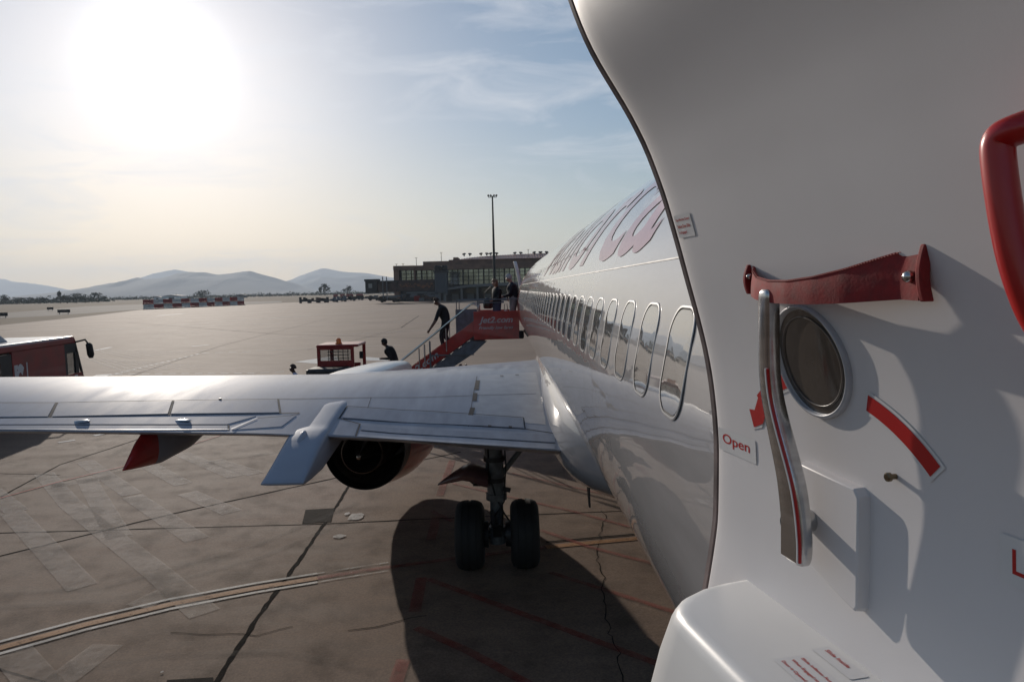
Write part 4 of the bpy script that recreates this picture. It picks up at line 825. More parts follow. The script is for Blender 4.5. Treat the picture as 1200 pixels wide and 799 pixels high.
me_g = ringm(sh(.290, .370, .097), sh(.289, .369, .0965), sh(.276, .356, .090), .003, -.002, .0005).mesh('rubber_seal', M_blk, True, None)
bp_ = MB(); P_ = sh(.276, .356, .090)
rings = [[wp(x * k, z * k, .0012) for x, z in P_] for k in (1, .75, .5, .25, .02)]; bp_.loft(rings, caps=False); me_p = bp_.mesh('pane', M_pane, True, None)
first = None
for i in range(40):
    y = .508 * (4.72 + i)
    if i in (27,): continue
    k = interp(ST, y, 1)
    w_ = bpy.data.objects.new('window', me_f); COL.objects.link(w_); w_.location = (0, y, 0); w_.parent = plane; w_.matrix_parent_inverse = Matrix.Translation((-FX, -11, 0))
    for nm_, me_ in (('rubber_seal', me_g), ('pane', me_p)):
        c = bpy.data.objects.new(nm_, me_); COL.objects.link(c); c.parent = w_

# ---------------------------------------------------------------- wing
WS = [(1.9, 9.0, 18.4, 2.20, .74), (.66, 9.0, 16.8, 2.31, .62), (-1.4, 9.0, 15.0, 2.52, .42), (-3.1, 8.68, 13.6, 2.70, .29), (-5.3, 8.05, 12.2, 2.92, .25), (-8.5, 7.1, 10.4, 3.22, .2), (-12, 6.1, 8.0, 3.56, .13)]
def wst(x): return [interp(WS, x, k) for k in (1, 2, 3, 4)]
def zupf(h, zt_, s):
    if s < .56: g = math.sin(math.pi / 2 * s / .56) ** 1.05
    else: e = -.15; g = e + (1 - e) * max(0, 1 - ((s - .56) / .44) ** 2.3) ** .5
    return zt_ + h * g
def wup(x, y):
    a, l, z, h = wst(x); s = (y - a) / (l - a); return zupf(h, z, min(1, max(0, s)))
def wlo(x, y):
    a, l, z, h = wst(x); s = min(1, max(0, (y - a) / (l - a))); th = .085 * (l - a) * (.9 if x > -2 else .8)
    zt_ = zupf(h, z, 1); return z - .014 + (zt_ - z + .014) * s ** 3 - th * (math.sin(math.pi * s ** .8) ** .8 if 0 < s < 1 else 0) * .62
nx = 60; nc = 46; rings = []
for i in range(nx + 1):
    x = 1.9 + (-12 - 1.9) * i / nx; a, l, z, h = wst(x); up_ = []; lo_ = []
    for j in range(nc + 1):
        s = j / nc; s = 1 - (1 - s) ** 1.6; y = a + (l - a) * s; up_.append(Vector((x, y, wup(x, y))))
        if 0 < j < nc: lo_.append(Vector((x, y, wlo(x, y))))
    lo_.insert(0, Vector((x, a, z - .014))); rings.append(up_ + lo_[::-1])
wing = MB(); wing.loft(rings); wing.build('wing', M_wing, plane, smooth=True, angle=50)
def whit(px, py):
    d = ray(px, py); t_ = 5.0
    while t_ < 20:
        p = CAM + d * t_
        if p[0] < 1.9 and wst(p[0])[0] <= p[1] and p[2] < wup(p[0], p[1]): return p
        t_ += .01
    # past the trailing edge: clamp to it
    best = min((abs((CAM + d * t)[2] - wst((CAM + d * t)[0])[2]), t) for t in np.arange(5, 14, .01)); p = CAM + d * best[1]; p[1] = max(p[1], wst(p[0])[0]); return p
def wline(mb, pts, w, off_=.004, n=14):
    P = []
    H = [whit(*q) for q in pts]
    for a, c in zip(H[:-1], H[1:]):
        for k in range(n): P.append(a + (c - a) * k / n)
    P.append(H[-1]); vs = []
    for i, p in enumerate(P):
        d = P[min(i + 1, len(P) - 1)] - P[max(i - 1, 0)]; d = d[:2] / np.linalg.norm(d[:2]); nn_ = np.array([-d[1], d[0]])
        for s_ in (-1, 1): q = p[:2] + nn_ * w / 2 * s_; vs.append((q[0], q[1], wup(q[0], q[1]) + off_))
    mb.add(vs, [(2 * i, 2 * i + 1, 2 * i + 3, 2 * i + 2) for i in range(len(P) - 1)])
def wpanel(name, corners, m, th=.009, nu=18, nv=4, inset=.0, **k):
    A_, B_, C_, D_ = [whit(*q) for q in corners]  # far-left, far-right, near-right, near-left
    def fn(a, c, o):
        p = (A_ * (1 - a) + B_ * a) * (1 - c) + (D_ * (1 - a) + C_ * a) * c; return (p[0], p[1], wup(p[0], p[1]) + o)
    b = MB(); b.quadgrid(lambda a, c: fn(a, c, th), nu, nv)
    for e0, e1 in (((0, 0), (1, 0)), ((1, 0), (1, 1)), ((1, 1), (0, 1)), ((0, 1), (0, 0))):
        vs = []
        for i in range(nu + 1):
            a = e0[0] + (e1[0] - e0[0]) * i / nu; c = e0[1] + (e1[1] - e0[1]) * i / nu; vs += [fn(a, c, th), fn(a, c, -.004)]
        b.add(vs, [(2 * i, 2 * i + 1, 2 * i + 3, 2 * i + 2) for i in range(nu)])
    return b.build(name, m, plane, smooth=True, angle=30, **k)
gl = MB()
for pts, w in [([(-120, 472.6), (0, 472), (66, 472), (203, 469.5), (326, 467.6), (435, 466)], .016), ([(435, 466), (560, 463.5), (628, 461.5)], .012),
               ([(-90, 490.8), (0, 490.2), (59, 489.6), (199, 486.3), (329, 484.4), (351, 484)], .022), ([(66.6, 472), (58, 489.6)], .03), ([(203, 469.6), (198, 486.3)], .03), ([(326, 467.6), (328.6, 484.4)], .025),
               ([(-90, 498.8), (0, 498.6), (268, 498)], .014), ([(268, 498), (268, 504.5)], .02), ([(302, 490), (340, 487.2), (351, 484.5)], .014), ([(407, 476), (500, 481.5), (613.5, 489.4)], .014),
               ([(407, 476), (398, 490)], .022), ([(613.5, 489.4), (615.5, 503)], .016), ([(389, 490), (500, 496), (615.5, 503), (651, 508)], .02), ([(399, 490.5), (422, 497), (417, 512)], .02), ([(389, 490), (377, 509)], .022),
               ([(422, 504.6), (520, 511), (651, 519.6)], .018), ([(435, 466), (431, 478)], .008), ([(559, 441), (549, 500)], .008)]:
    wline(gl, pts, w)
gl.build('panel_gap', M_gap, plane)
# spoilers and flap panels, each a separate raised slab
for c in ([(-95, 474), (64.5, 473), (56, 488.8), (-100, 489.8)], [(69, 473), (201.3, 470.8), (196.5, 485.4), (61.5, 488.6)], [(205, 470.8), (324.3, 468.9), (327, 483.5), (200.5, 485.4)]):
    wpanel('spoiler', c, M_wing2)
wpanel('spoiler', [(409, 477.3), (612, 490.6), (613.6, 501.6), (401, 489.6)], M_wing2)
wpanel('flap', [(-95, 492.2), (300, 488.2), (266, 497.4), (-95, 498.2)], M_wing, .006); wpanel('flap', [(-95, 499.6), (266.5, 498.9), (266.5, 504), (-95, 504.4)], M_wing2, .006)
wpanel('flap', [(304, 490.6), (347, 487.2), (330, 500), (272, 504)], M_wing2, .006, nu=8)
wpanel('flap', [(424, 499), (650, 510), (650.5, 518.5), (423, 504)], M_wing2, .006); wpanel('flap', [(422, 506), (650.5, 521), (651, 527), (419, 511.5)], M_wing, .006)
wpanel('vane_panel', [(391, 491.2), (420, 497.6), (415.5, 511.5), (379, 509)], M_wing2, .006, nu=8)
wpanel('walkway_panel', [(563, 440), (628, 436), (640, 498), (552, 490)], M_walk, .0025, nu=14, nv=10)
b = MB()
for p, q in (((560, 446), (558.5, 457)), ((557, 461), (556, 470)), ((554, 478), (551, 489))): wline(b, [p, q], .07, .008, 4)
for x, y in ((574, 500), (598, 501), (588, 441), (606, 440)): wline(b, [(x - 2, y), (x + 2, y)], .05, .012, 3)
b.build('walkway_mark', M_gap, plane)
b = MB(); wline(b, [(271, 503.8), (301, 490.6)], .022, .012); wline(b, [(-90, 505), (100, 504.6), (268, 504)], .012, .012); b.build('bright_edge_strip', M_alu, plane)
# little domes and hinge blisters on the wing
for px, py, sx, sy, sz in ((96, 494.5, .10, .055, .022), (214, 493.5, .11, .055, .022)):
    c = whit(px, py); c[2] = wup(c[0], c[1]); b = MB()
    b.quadgrid(lambda a, k: (c[0] + math.cos(a * 2 * math.pi) * sx * math.sin(k * math.pi / 2), c[1] + math.sin(a * 2 * math.pi) * sy * math.sin(k * math.pi / 2), c[2] + sz * math.cos(k * math.pi / 2) + .004), 20, 6); b.build('hinge_blister', M_steel, plane, smooth=True, angle=None)
for px, py in ((258, 468),):
    c = whit(px, py); z = wup(c[0], c[1]); b = MB(); b.box((c[0], c[1], z + .008), (.03, .03, .018)); b.build('wing_fitting', M_dark, plane)

# ---------------------------------------------------------------- fairings
def sellipse(cx_, y, hw, zb_, zt_, n=28, e=2.4, sh_=0):
    r_ = []
    for k in range(n):
        a = 2 * math.pi * k / n; c_, s_ = math.cos(a), math.sin(a)
        r_.append(Vector((cx_ + math.copysign(abs(c_) ** (2 / e), c_) * hw, y + sh_ * s_, (zb_ + zt_) / 2 + math.copysign(abs(s_) ** (2 / e), s_) * (zt_ - zb_) / 2)))
    return r_
def lofted(name, stn, m, cx_=None, e=2.4, n=28, mats=None):
    b = MB(); b.loft([sellipse(s[1] if cx_ is None else cx_, s[0], s[-3], s[-2], s[-1], n, e) for s in stn]); return b.build(name, m, plane, smooth=True, angle=50)
F_ = [(6.6, .35, 2.15, 2.7), (7.2, .85, 1.98, 2.85), (7.9, 1.28, 1.80, 2.98), (8.5, 1.56, 1.68, 3.08), (9.0, 1.71, 1.60, 3.15), (9.8, 1.80, 1.55, 3.27), (11, 1.85, 1.52, 3.36), (13, 1.85, 1.5, 3.42), (15, 1.80, 1.52, 3.42), (16.8, 1.66, 1.6, 3.35), (18.2, 1.4, 1.75, 3.3), (19.0, 1.0, 1.9, 3.0)]
lofted('wing_root_fairing', F_, M_jet, cx_=FX, e=2.7, n=72)
# boat-tail fairing behind the engine
def profile_body(name, cx_, hw, top, bot, m, nstep=26, e=3.2, taper=None, n=32):
    y0_ = max(top[0][0], bot[0][0]); y0_ = top[0][0]; y1_ = top[-1][0]; R_ = []
    for i in range(nstep + 1):
        y = y0_ + (y1_ - y0_) * (i / nstep) ** 1.4; zt_ = interp(top, y, 1); zb_ = interp(bot, y, 1); k = interp(taper, y, 1) if taper else 1
        R_.append(sellipse(cx_, y, hw * k, zb_, max(zt_, zb_ + .01), n, e))
    b = MB(); b.loft(R_); return b.build(name, m, plane, smooth=True, angle=50)
M_fair = mat('fairing_blue_grey', (.29, .33, .40), .5, coat=.25, coat_rough=.12, spec=.1, var=.06, scale=2)
fb = profile_body('engine_boat_tail', -2.46, .25, [(7.72, 2.32), (7.78, 2.345), (8.1, 2.445), (8.45, 2.56), (8.7, 2.635), (8.9, 2.675)] + [(yy, wup(-2.46, yy) + .007) for yy in (9.1, 9.4, 9.8, 10.0)] + [(10.35, wup(-2.46, 10.35) - .03), (10.9, wup(-2.46, 10.9) - .12)], [(7.72, 2.30), (7.8, 2.27), (8.1, 2.24), (8.6, 2.22), (9.3, 2.3), (10.2, 2.4), (10.9, 2.5)], M_fair, e=6, taper=[(7.72, .94), (9, 1), (10.8, 1.05)], nstep=40)
c_ = np.array([-2.50, 8.68, 2.60]); b = MB(); b.quadgrid(lambda a, k: (c_[0] + math.cos(a * 2 * math.pi) * .055 * math.sin(k * math.pi / 2), c_[1] + math.sin(a * 2 * math.pi) * .17 * math.sin(k * math.pi / 2), c_[2] + .38 * (math.sin(a * 2 * math.pi) * .17 * math.sin(k * math.pi / 2)) + .06 * math.cos(k * math.pi / 2)), 24, 8); b.build('hinge_blister', M_wing, plane, smooth=True, angle=None)
# outer flap track fairing with red tip
TOPc = [(8.15, 2.415), (8.3, 2.52), (8.5, 2.66), (8.8, 2.80), (9.1, 2.84), (11, 2.75)]; BOTc = [(8.15, 2.40), (8.3, 2.375), (8.5, 2.345), (9.0, 2.28), (9.8, 2.30), (10.6, 2.44), (11, 2.6)]
o = profile_body('flap_track_fairing', -4.42, .17, TOPc, BOTc, [M_wing2, M_red], nstep=34, e=2.2, taper=[(8.15, .06), (8.5, .4), (9.0, .75), (9.6, 1), (10.6, .8), (11, .4)])
for p in o.data.polygons:
    if p.center.y < 8.82: p.material_index = 1
profile_body('flap_track_fairing', -7.6, .15, [(7.2, 2.9), (7.5, 3.08), (9, 3.08), (10, 3.0)], [(7.2, 2.78), (7.5, 2.72), (8.6, 2.66), (10, 2.9)], M_wing2, e=2.2, taper=[(7.2, .1), (8, .8), (10, .4)])
# ---------------------------------------------------------------- engine
EX, EZ = -2.45, 1.63
def nac(name, prof, m, **k): b = MB(); b.lathe((EX, 0, EZ), (0, 1, 0), prof, 48); return b.build(name, m, plane, smooth=True, angle=40, **k)
nac('engine_cowl', [(12.75, .735), (12.76, .75), (13.3, .90), (14.0, 1.03), (14.8, 1.10), (15.5, 1.11), (16.2, 1.06), (16.7, .98), (16.95, .90), (17.02, .85), (16.95, .81), (16.6, .79), (15.6, .80), (15.5, .78)], M_red)
nac('inlet_lip', [(16.68, .99), (16.93, .915), (17.05, .855), (16.97, .80), (16.75, .785)], M_alu)
nac('exhaust_duct', [(12.75, .73), (12.9, .70), (13.6, .68), (14.6, .66), (14.62, .1)], mat('sooty_duct', (.11, .085, .07), .5, metal=.3, var=.3))
nac('core_nozzle', [(12.05, .34), (12.06, .36), (12.7, .43), (13.4, .5), (14.6, .52)], mat('burnt_nozzle_metal', (.16, .12, .10), .4, metal=.8, var=.3, scale=5))
nac('core_inner', [(12.06, .335), (12.6, .33), (13.2, .30), (13.21, .05)], M_blk)
nac('exhaust_plug', [(11.75, .0), (11.77, .04), (12.1, .12), (12.5, .2), (13.1, .25)], M_steel)
nac('nozzle_ring', [(12.3, .700), (12.3, .712), (12.76, .755), (12.78, .73), (12.3, .700)], M_dark)
b = MB()
for k in range(24): a = 2 * math.pi * k / 24; b.prism([(EX + math.cos(a) * .1, 15.7, EZ + math.sin(a) * .1), (EX + math.cos(a) * .74, 15.7, EZ + math.sin(a) * .74), (EX + math.cos(a + .17) * .74, 15.76, EZ + math.sin(a + .17) * .74), (EX + math.cos(a + .1) * .1, 15.73, EZ + math.sin(a + .1) * .1)], (0, .01, 0))
b.build('fan', M_dark, plane, kind='stuff')
# pylon under the wing and its fairing over the leading edge
b = MB(); R_ = []
for y, hw, zb_, zt_ in ((10.2, .10, 2.25, 2.6), (11.5, .17, 2.0, 2.7), (13, .2, 1.9, 2.75), (15, .2, 2.0, 2.7), (16.6, .16, 2.3, 2.62)): R_.append(sellipse(EX, y, hw, zb_, zt_, 20, 3.5))
b.loft(R_); b.build('pylon', M_wing2, plane, smooth=True, angle=50)
M_pyl = mat('pylon_white_paint', (.62, .62, .62), .34, coat=.5, coat_rough=.12, var=.05)
b = MB(); R_ = []
for y, cx_, hw, zb_, zt_ in ((11.5, -2.88, .46, 2.6, 2.90), (12.3, -2.86, .47, 2.5, 2.945), (13.2, -2.78, .44, 2.4, 2.955), (14.2, -2.66, .40, 2.3, 2.93), (15.2, -2.54, .37, 2.3, 2.89), (16.0, -2.38, .31, 2.3, 2.83), (16.6, -2.37, .25, 2.3, 2.73), (16.9, -2.37, .16, 2.3, 2.62)): R_.append(sellipse(cx_, y, hw, zb_, zt_, 28, 3.6))
b.loft(R_); b.build('pylon_top_fairing', M_pyl, plane, smooth=True, angle=50)

# right wing and tail surfaces, out of view but part of the same aircraft
mb = MB(); mb.loft([[Vector((2 * FX - p.x, p.y, p.z)) for p in r_[::3]] for r_ in rings[::6]]); mb.build('wing', M_wing, plane, smooth=True, angle=50)
mb = MB()
for sgn in (-1, 1):
    mb.prism([(FX + sgn * .5, -11.4, 4.95), (FX + sgn * .5, -8.4, 4.95), (FX + sgn * 6.3, -12.6, 5.5), (FX + sgn * 6.3, -13.8, 5.5)], (0, 0, .14))
mb.build('tailplane', M_wing, plane)
mb = MB(); mb.prism([(FX - .12, -7.6, 5.1), (FX - .12, -12.6, 5.0), (FX - .12, -15.2, 11.0), (FX - .12, -13.2, 11.0), (FX - .12, -10.2, 6.6)], (.24, 0, 0)); mb.build('tail_fin', M_red, plane)

# ---------------------------------------------------------------- main gear
GX, GY = -.14, 10.95
def lat(name, c, ax, prof, m, n=28, par=plane, sm=True): b = MB(); b.lathe(c, ax, prof, n); return b.build(name, m, par, smooth=sm, angle=40)
for s_ in (-1, 1):
    cx_ = GX + s_ * .43; hw = .222
    w_ = lat('wheel', (cx_, GY, .535), (1, 0, 0), [(-hw * .55, .0), (-hw * .55, .2), (-hw * .75, .27), (-hw * .98, .36), (-hw, .42), (-hw * .86, .49), (-hw * .6, .522), (-hw * .5, .53), (-hw * .5, .518), (-hw * .44, .518), (-hw * .44, .533), (-.02, .538), (-.02, .522), (.02, .522), (.02, .538), (hw * .44, .533), (hw * .44, .518), (hw * .5, .518), (hw * .5, .53), (hw * .6, .522), (hw * .86, .49), (hw, .42), (hw * .98, .36), (hw * .75, .27), (hw * .55, .2), (hw * .55, 0)], M_blk, 48)
    b = MB(); b.lathe((cx_, GY, .535), (1, 0, 0), [(-hw * .62, 0), (-hw * .62, .17), (-hw * .5, .2), (hw * .5, .2), (hw * .62, .17), (hw * .62, 0)], 24); b.build('rim', M_greym, w_, smooth=True)
    b = MB(); b.lathe((GX + s_ * .19, GY, .535), (1, 0, 0), [(-.06, .0), (-.06, .19), (.05, .21), (.05, 0)], 24); b.build('brake', M_dark, w_, smooth=True)
b = MB(); b.tube([(GX - .06, GY, 2.6), (GX - .03, GY, 1.9), (GX, GY, 1.15)], [.15, .145, .14], 18); b.build('gear_leg', M_gear, plane, smooth=True)
b = MB(); b.tube([(GX, GY, 1.18), (GX, GY, .5)], [.105, .10], 18); b.tube([(GX, GY, 1.2), (GX, GY, 1.1)], .165, 18); b.tube([(GX, GY, .66), (GX, GY, .4)], .13, 16); b.build('shock_strut', M_gear, plane, smooth=True)
b = MB(); b.tube([(GX - .45, GY, .535), (GX + .45, GY, .535)], .07, 14); b.build('axle', M_dark, plane, smooth=True)
for dz, r_ in ((2.15, .175), (1.75, .17), (1.42, .16)):
    b = MB(); b.lathe((GX - .02, GY, dz), (0, 0, 1), [(-.035, .12), (-.035, r_), (.035, r_), (.035, .12)], 18); b.build('clamp_ring', M_dark, plane, smooth=True)
b = MB(); b.bar((GX - .08, GY - .16, .95), (GX - .05, GY - .32, .78), .05, .1); b.bar((GX + .08, GY - .16, .95), (GX + .05, GY - .32, .78), .05, .1); b.bar((GX, GY - .33, .8), (GX, GY - .13, .55), .13, .05); b.build('torque_link', M_dark, plane)
b = MB(); b.tube([(GX + .1, GY, 1.5), (GX + .55, GY + .05, 2.05), (GX + .85, GY + .05, 2.4)], .042, 10); b.build('side_brace', M_gear, plane, smooth=True)
b = MB(); b.tube([(GX - .1, GY - .12, 2.3), (GX - .12, GY - .13, 1.6), (GX - .02, GY - .15, 1.2), (GX + .12, GY - .14, .9), (GX + .3, GY - .1, .62)], .014, 7); b.tube([(GX + .12, GY - .12, 2.4), (GX + .16, GY - .14, 1.7), (GX + .12, GY - .15, 1.1), (GX - .2, GY - .13, .62)], .012, 7); b.build('hydraulic_hose', M_blk, plane, smooth=True)
b = MB()                                          # outer leg door, seen nearly edge on
R_ = []
for t_, w1, zz, th in ((0, .30, 1.50, .05), (.15, .34, 1.53, .055), (.35, .32, 1.57, .05), (.5, .26, 1.55, .04), (.7, .16, 1.47, .03), (.9, .06, 1.385, .015), (1.0, .015, 1.34, .006)):
    R_.append([Vector((GX - .12 - .80 * t_ + 0, GY + math.cos(a) * w1 - .1 + .15 * t_, zz + math.sin(a) * th * 2.0 - (.06 if math.sin(a) < 0 else 0) * (1 - t_))) for a in np.linspace(0, 2 * math.pi, 16, endpoint=False)])
b.loft(R_); b.build('gear_door', mat('dark_red_grey_door', (.10, .045, .045), .4, coat=.4), plane, smooth=True)
b = MB(); b.bar((GX - .05, GY, 1.33), (GX - .36, GY - .05, 1.36), .05); b.bar((GX - .36, GY, 1.36), (GX - .5, GY, 1.48), .03); b.bar((GX + .1, GY - .1, 1.29), (GX + .22, GY - .1, 1.26), .06); b.build('gear_door_link', M_dark, plane)
# nose gear and right main gear (simple) so that the aircraft stands from every side
b = MB(); b.tube([(FX, 27.2, 2.1), (FX, 27.2, .35)], .07, 10); b.build('nose_gear_leg', M_gear, plane, smooth=True)
for s_ in (-1, 1): lat('nose_wheel', (FX + s_ * .2, 27.2, .34), (1, 0, 0), [(-.09, 0), (-.09, .28), (-.06, .33), (.06, .33), (.09, .28), (.09, 0)], M_blk, 20)
b = MB(); b.tube([(2 * FX - GX, GY, 2.4), (2 * FX - GX, GY, .5)], .12, 12); b.build('gear_leg', M_gear, plane, smooth=True)
for s_ in (-1, 1): lat('wheel', (2 * FX - GX + s_ * .43, GY, .535), (1, 0, 0), [(-.2, 0), (-.2, .42), (-.15, .52), (.15, .52), (.2, .42), (.2, 0)], M_blk, 28)
# belly blade aerial
p = atY(690, 579, 8.9); b = MB(); b.prism([(p[0] - .01, 9.08, 1.86), (p[0] - .01, 8.84, 1.86), (p[0] - .01, 8.80, 1.60), (p[0] - .01, 8.88, 1.60)], (.02, 0, 0)); b.build('belly_aerial', M_dark, plane)

# front door, swung open beside the stairs
def fdoor(c, s_): z = 3.0 + 2.35 * c; ww = .22 * max(0, (c - .35) / .65) ** 2; return z, ww
b = MB(); R_ = []
for i in range(15):
    c = i / 14; z, ww = fdoor(c, 0); x0_ = .72 - ww; k = .92 if i in (0, 14) else 1
    R_.append([Vector((x0_, 25.75 + .42 * k, z)), Vector((x0_ + .11, 25.75 + .42 * k, z)), Vector((x0_ + .11, 25.75 - .40 * k, z)), Vector((x0_, 25.75 - .40 * k, z))])
b.loft(R_); b.build('front_door', M_white, plane, smooth=True, angle=40, bevel=.03, label='white front cabin door swung open against the nose')
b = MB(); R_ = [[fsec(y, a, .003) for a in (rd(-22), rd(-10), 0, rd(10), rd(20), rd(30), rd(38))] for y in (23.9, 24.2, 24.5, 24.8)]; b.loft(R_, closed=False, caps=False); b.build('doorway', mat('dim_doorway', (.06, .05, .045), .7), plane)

# ---------------------------------------------------------------- rear cabin door (open, inner face towards us)
O2 = np.array([.457, 1.0, 0.]); phi = rd(11); EU = np.array([-math.sin(phi), math.cos(phi), 0]); NN = np.array([-math.cos(phi), -math.sin(phi), 0])
WT = [(2.98, .23), (3.2, .150), (3.4, .095), (3.6, .052), (3.72, .030), (3.81, .0145), (3.87, .003), (3.944, -.0085), (4.02, -.0102), (4.10, -.0108), (4.16, -.0062), (4.223, .0015), (4.28, .0125), (4.35, .031), (4.404, .047), (4.468, .065), (4.563, .0935), (4.648, .127), (4.712, .162), (4.764, .197), (4.808, .2255), (4.855, .2485), (4.905, .2675), (4.97, .288)]
zs_s = np.linspace(2.98, 4.97, 200); ws_s = np.interp(zs_s, [a[0] for a in WT], [a[1] for a in WT])
for _ in range(6): ws_s[1:-1] = (ws_s[:-2] + 2 * ws_s[1:-1] + ws_s[2:]) / 4
def Wz(z): return float(np.interp(z, zs_s, ws_s))
def dpt(u, z, d=0.): return O2 + EU * u + NN * (Wz(z) + d) + np.array([0, 0, z])
def dpw(u, w, z): return O2 + EU * u + NN * w + np.array([0, 0, z])
def dhit(px, py, d=0.):
    r = ray(px, py); den = r @ NN; t_ = ((O2 - CAM * [1, 1, 0]) @ NN) / den
    for _ in range(30):
        q = CAM + r * t_; w = Wz(q[2]) + d; t_ = ((O2 + NN * w - CAM * [1, 1, 0]) @ NN) / den
    q = CAM + r * t_; return float((q - O2 * 1) @ EU), float(q[2])
def dhw(px, py, w):
    r = ray(px, py); t_ = ((O2 + NN * w - CAM * [1, 1, 0]) @ NN) / (r @ NN); q = CAM + r * t_; return float((q - O2) @ EU), float(q[2])
# cabin door > parts one level deeper
UE = .338
ucols = [(-.44, 0), (-.40, 0), (-.3, 0), (-.2, 0), (-.1, 0), (0, 0), (.1, 0), (.2, 0), (.27, 0), (.30, -.0006), (.318, -.0025), (.328, -.005), (.334, -.009), (UE, -.016), (UE, -.05), (UE - .004, -.075), (-.44, -.075)]
b = MB(); b.loft([[dpt(u, z, d) for u, d in ucols] for z in np.linspace(2.98, 4.97, 90)])
door = b.build('cabin_door', M_liner, plane, smooth=True, angle=60, label='open rear cabin door showing its cream inner lining')
def DB(b, name, m, smooth=False, angle=35, bevel=0): return b.build(name, m, door, smooth=smooth, angle=angle, bevel=bevel)
b = MB(); b.loft([[dpt(u, z, d) for u, d in ((UE + .0005, -.006), (UE + .011, -.005), (UE + .015, -.010), (UE + .012, -.028), (UE + .0005, -.028))] for z in np.linspace(2.98, 4.97, 90)]); DB(b, 'edge_seal', M_seal, True)
# viewing window
uc, zc = 0.0, 4.285; RU, RZ = .0815, .0815; n = 56
def ringpt(a, r, d): z = zc + math.sin(a) * RZ * r; return dpt(uc + math.cos(a) * RU * r, z, d)
prof = [(1.0, -.002), (1.0, .004), (.985, .0075), (.96, .0088), (.937, .0078), (.925, .005), (.92, .0), (.92, .0005)]
b = MB(); P_ = [[ringpt(2 * math.pi * k / n, r, d) for k in range(n)] for r, d in prof]; b.loft(P_, caps=False); DB(b, 'window_ring', mat('window_ring_grey', (.42, .43, .46), .35, coat=.4), True, None)
b = MB(); P_ = [[ringpt(2 * math.pi * k / n, r, .0012 + d) for k in range(n)] for r, d in ((.925, 0), (.8, 0), (.5, 0), (.2, 0), (.01, 0))]; b.loft(P_, caps=False); DB(b, 'viewing_window', mat('brown_tinted_pane', (.075, .064, .055), .12, coat=.6, var=.15, scale=10), True, None)
b = MB(); P_ = [[ringpt(2 * math.pi * k / n, r, d) for k in range(n)] for r, d in ((.80, .0014), (.795, .0035), (.775, .0035), (.77, .0014))]; b.loft(P_, caps=False); DB(b, 'inner_retainer', mat('retainer_brown', (.10, .085, .075), .35), True, None)
# strap
def Wd(z, d): return Wz(z) + d
SP = [(.122, .001, 4.424, 4.383), (.115, .004, 4.427, 4.384), (.10, .013, 4.417, 4.379), (.07, .024, 4.408, 4.375), (.03, .031, 4.403, 4.371), (-.02, .034, 4.402, 4.370), (-.07, .031, 4.406, 4.370), (-.12, .024, 4.414, 4.372), (-.165, .013, 4.425, 4.375), (-.195, .005, 4.432, 4.377), (-.222, .006, 4.434, 4.376)]
SP = [(s_[0] - .02,) + s_[1:] for s_ in SP]; us = [s[0] for s in SP][::-1]
def spv(u, k): return float(np.interp(u, us, [s[k] for s in SP][::-1]))
b = MB(); R_ = []
for i in range(49):
    u = .102 + (-.242 - .102) * i / 48; d, zt_, zb_ = spv(u, 1), spv(u, 2), spv(u, 3); ring_ = []
    for k in range(9): z = zb_ + (zt_ - zb_) * k / 8; ring_.append(dpw(u, Wz(4.40) + d + .0015 * math.sin(math.pi * k / 8) - (z - 4.4) * .10, z))
    for k in range(8, -1, -1): z = zb_ + (zt_ - zb_) * k / 8; ring_.append(dpw(u, Wz(4.40) + d + .0035 + .0015 * math.sin(math.pi * k / 8) - (z - 4.4) * .10, z))
    R_.append(ring_)
b.loft(R_); DB(b, 'pull_strap', M_web, True, 50)
for u, zt_, zb_ in ((.1025, 4.427, 4.382), (-.2465, 4.436, 4.375)):
    b = MB(); b.loft([[dpw(u + a_, Wz(4.4) + c_ + .006 * math.sin(math.pi * k / 10), zb_ + (zt_ - zb_) * k / 10) for a_, c_ in ((-.0035, -.002), (.0035, -.002), (.004, .011), (-.003, .011))] for k in range(11)]); DB(b, 'strap_end', M_web, True, bevel=.0015)
for u, z, r_ in ((-.229, 4.402, .0065), (.092, 4.409, .004)):
    b = MB(); c_ = dpw(u, Wz(4.4) + .014, z); b.lathe(c_, NN, [(-.003, r_), (.001, r_), (.003, r_ * .8), (.0045, r_ * .4), (.005, 0)], 18); DB(b, 'strap_stud', M_steel, True)
b = MB()
for i in range(90):                                # stitching along the strap's upper hem
    u = .092 + (-.225 - .092) * i / 90; zt_ = spv(u, 2); b.box(tuple(dpw(u, Wz(4.40) + spv(u, 1) + .0048 - (zt_ - 4.4) * .10, zt_ - .0016)), (.0014, .0024, .0014), rz=phi)
DB(b, 'stitching', mat('stitch_pink', (.38, .10, .09), .8))
# latch handle: flattened bar, curved path (u, total w, z, width along u, depth)
HP = []
for px, py, w, du, dw in ((901, 339, .078, .016, .014), (901, 341, .078, .023, .020), (901, 348, .078, .0265, .0225), (901, 375, .075, .0275, .023), (901, 405, .070, .0275, .023), (901.5, 435, .064, .028, .0235), (905, 465, .059, .0295, .025), (912, 497, .056, .033, .026), (920, 530, .051, .039, .026), (928, 565, .047, .045, .026), (932, 600, .044, .049, .025), (934, 630, .043, .050, .025), (934, 650, .043, .048, .024), (934, 657, .043, .040, .018)):
    u_, z_ = dhw(px, py, w); HP.append((u_, w, z_, du, dw))
ks = np.linspace(0, len(HP) - 1, 60); HPi = [[float(np.interp(k, range(len(HP)), [h[j] for h in HP])) for j in range(5)] for k in ks]
H_ = np.array(HPi)
for _ in range(5): H_[1:-1] = (H_[:-2] + 2 * H_[1:-1] + H_[2:]) / 4
b = MB(); R_ = []
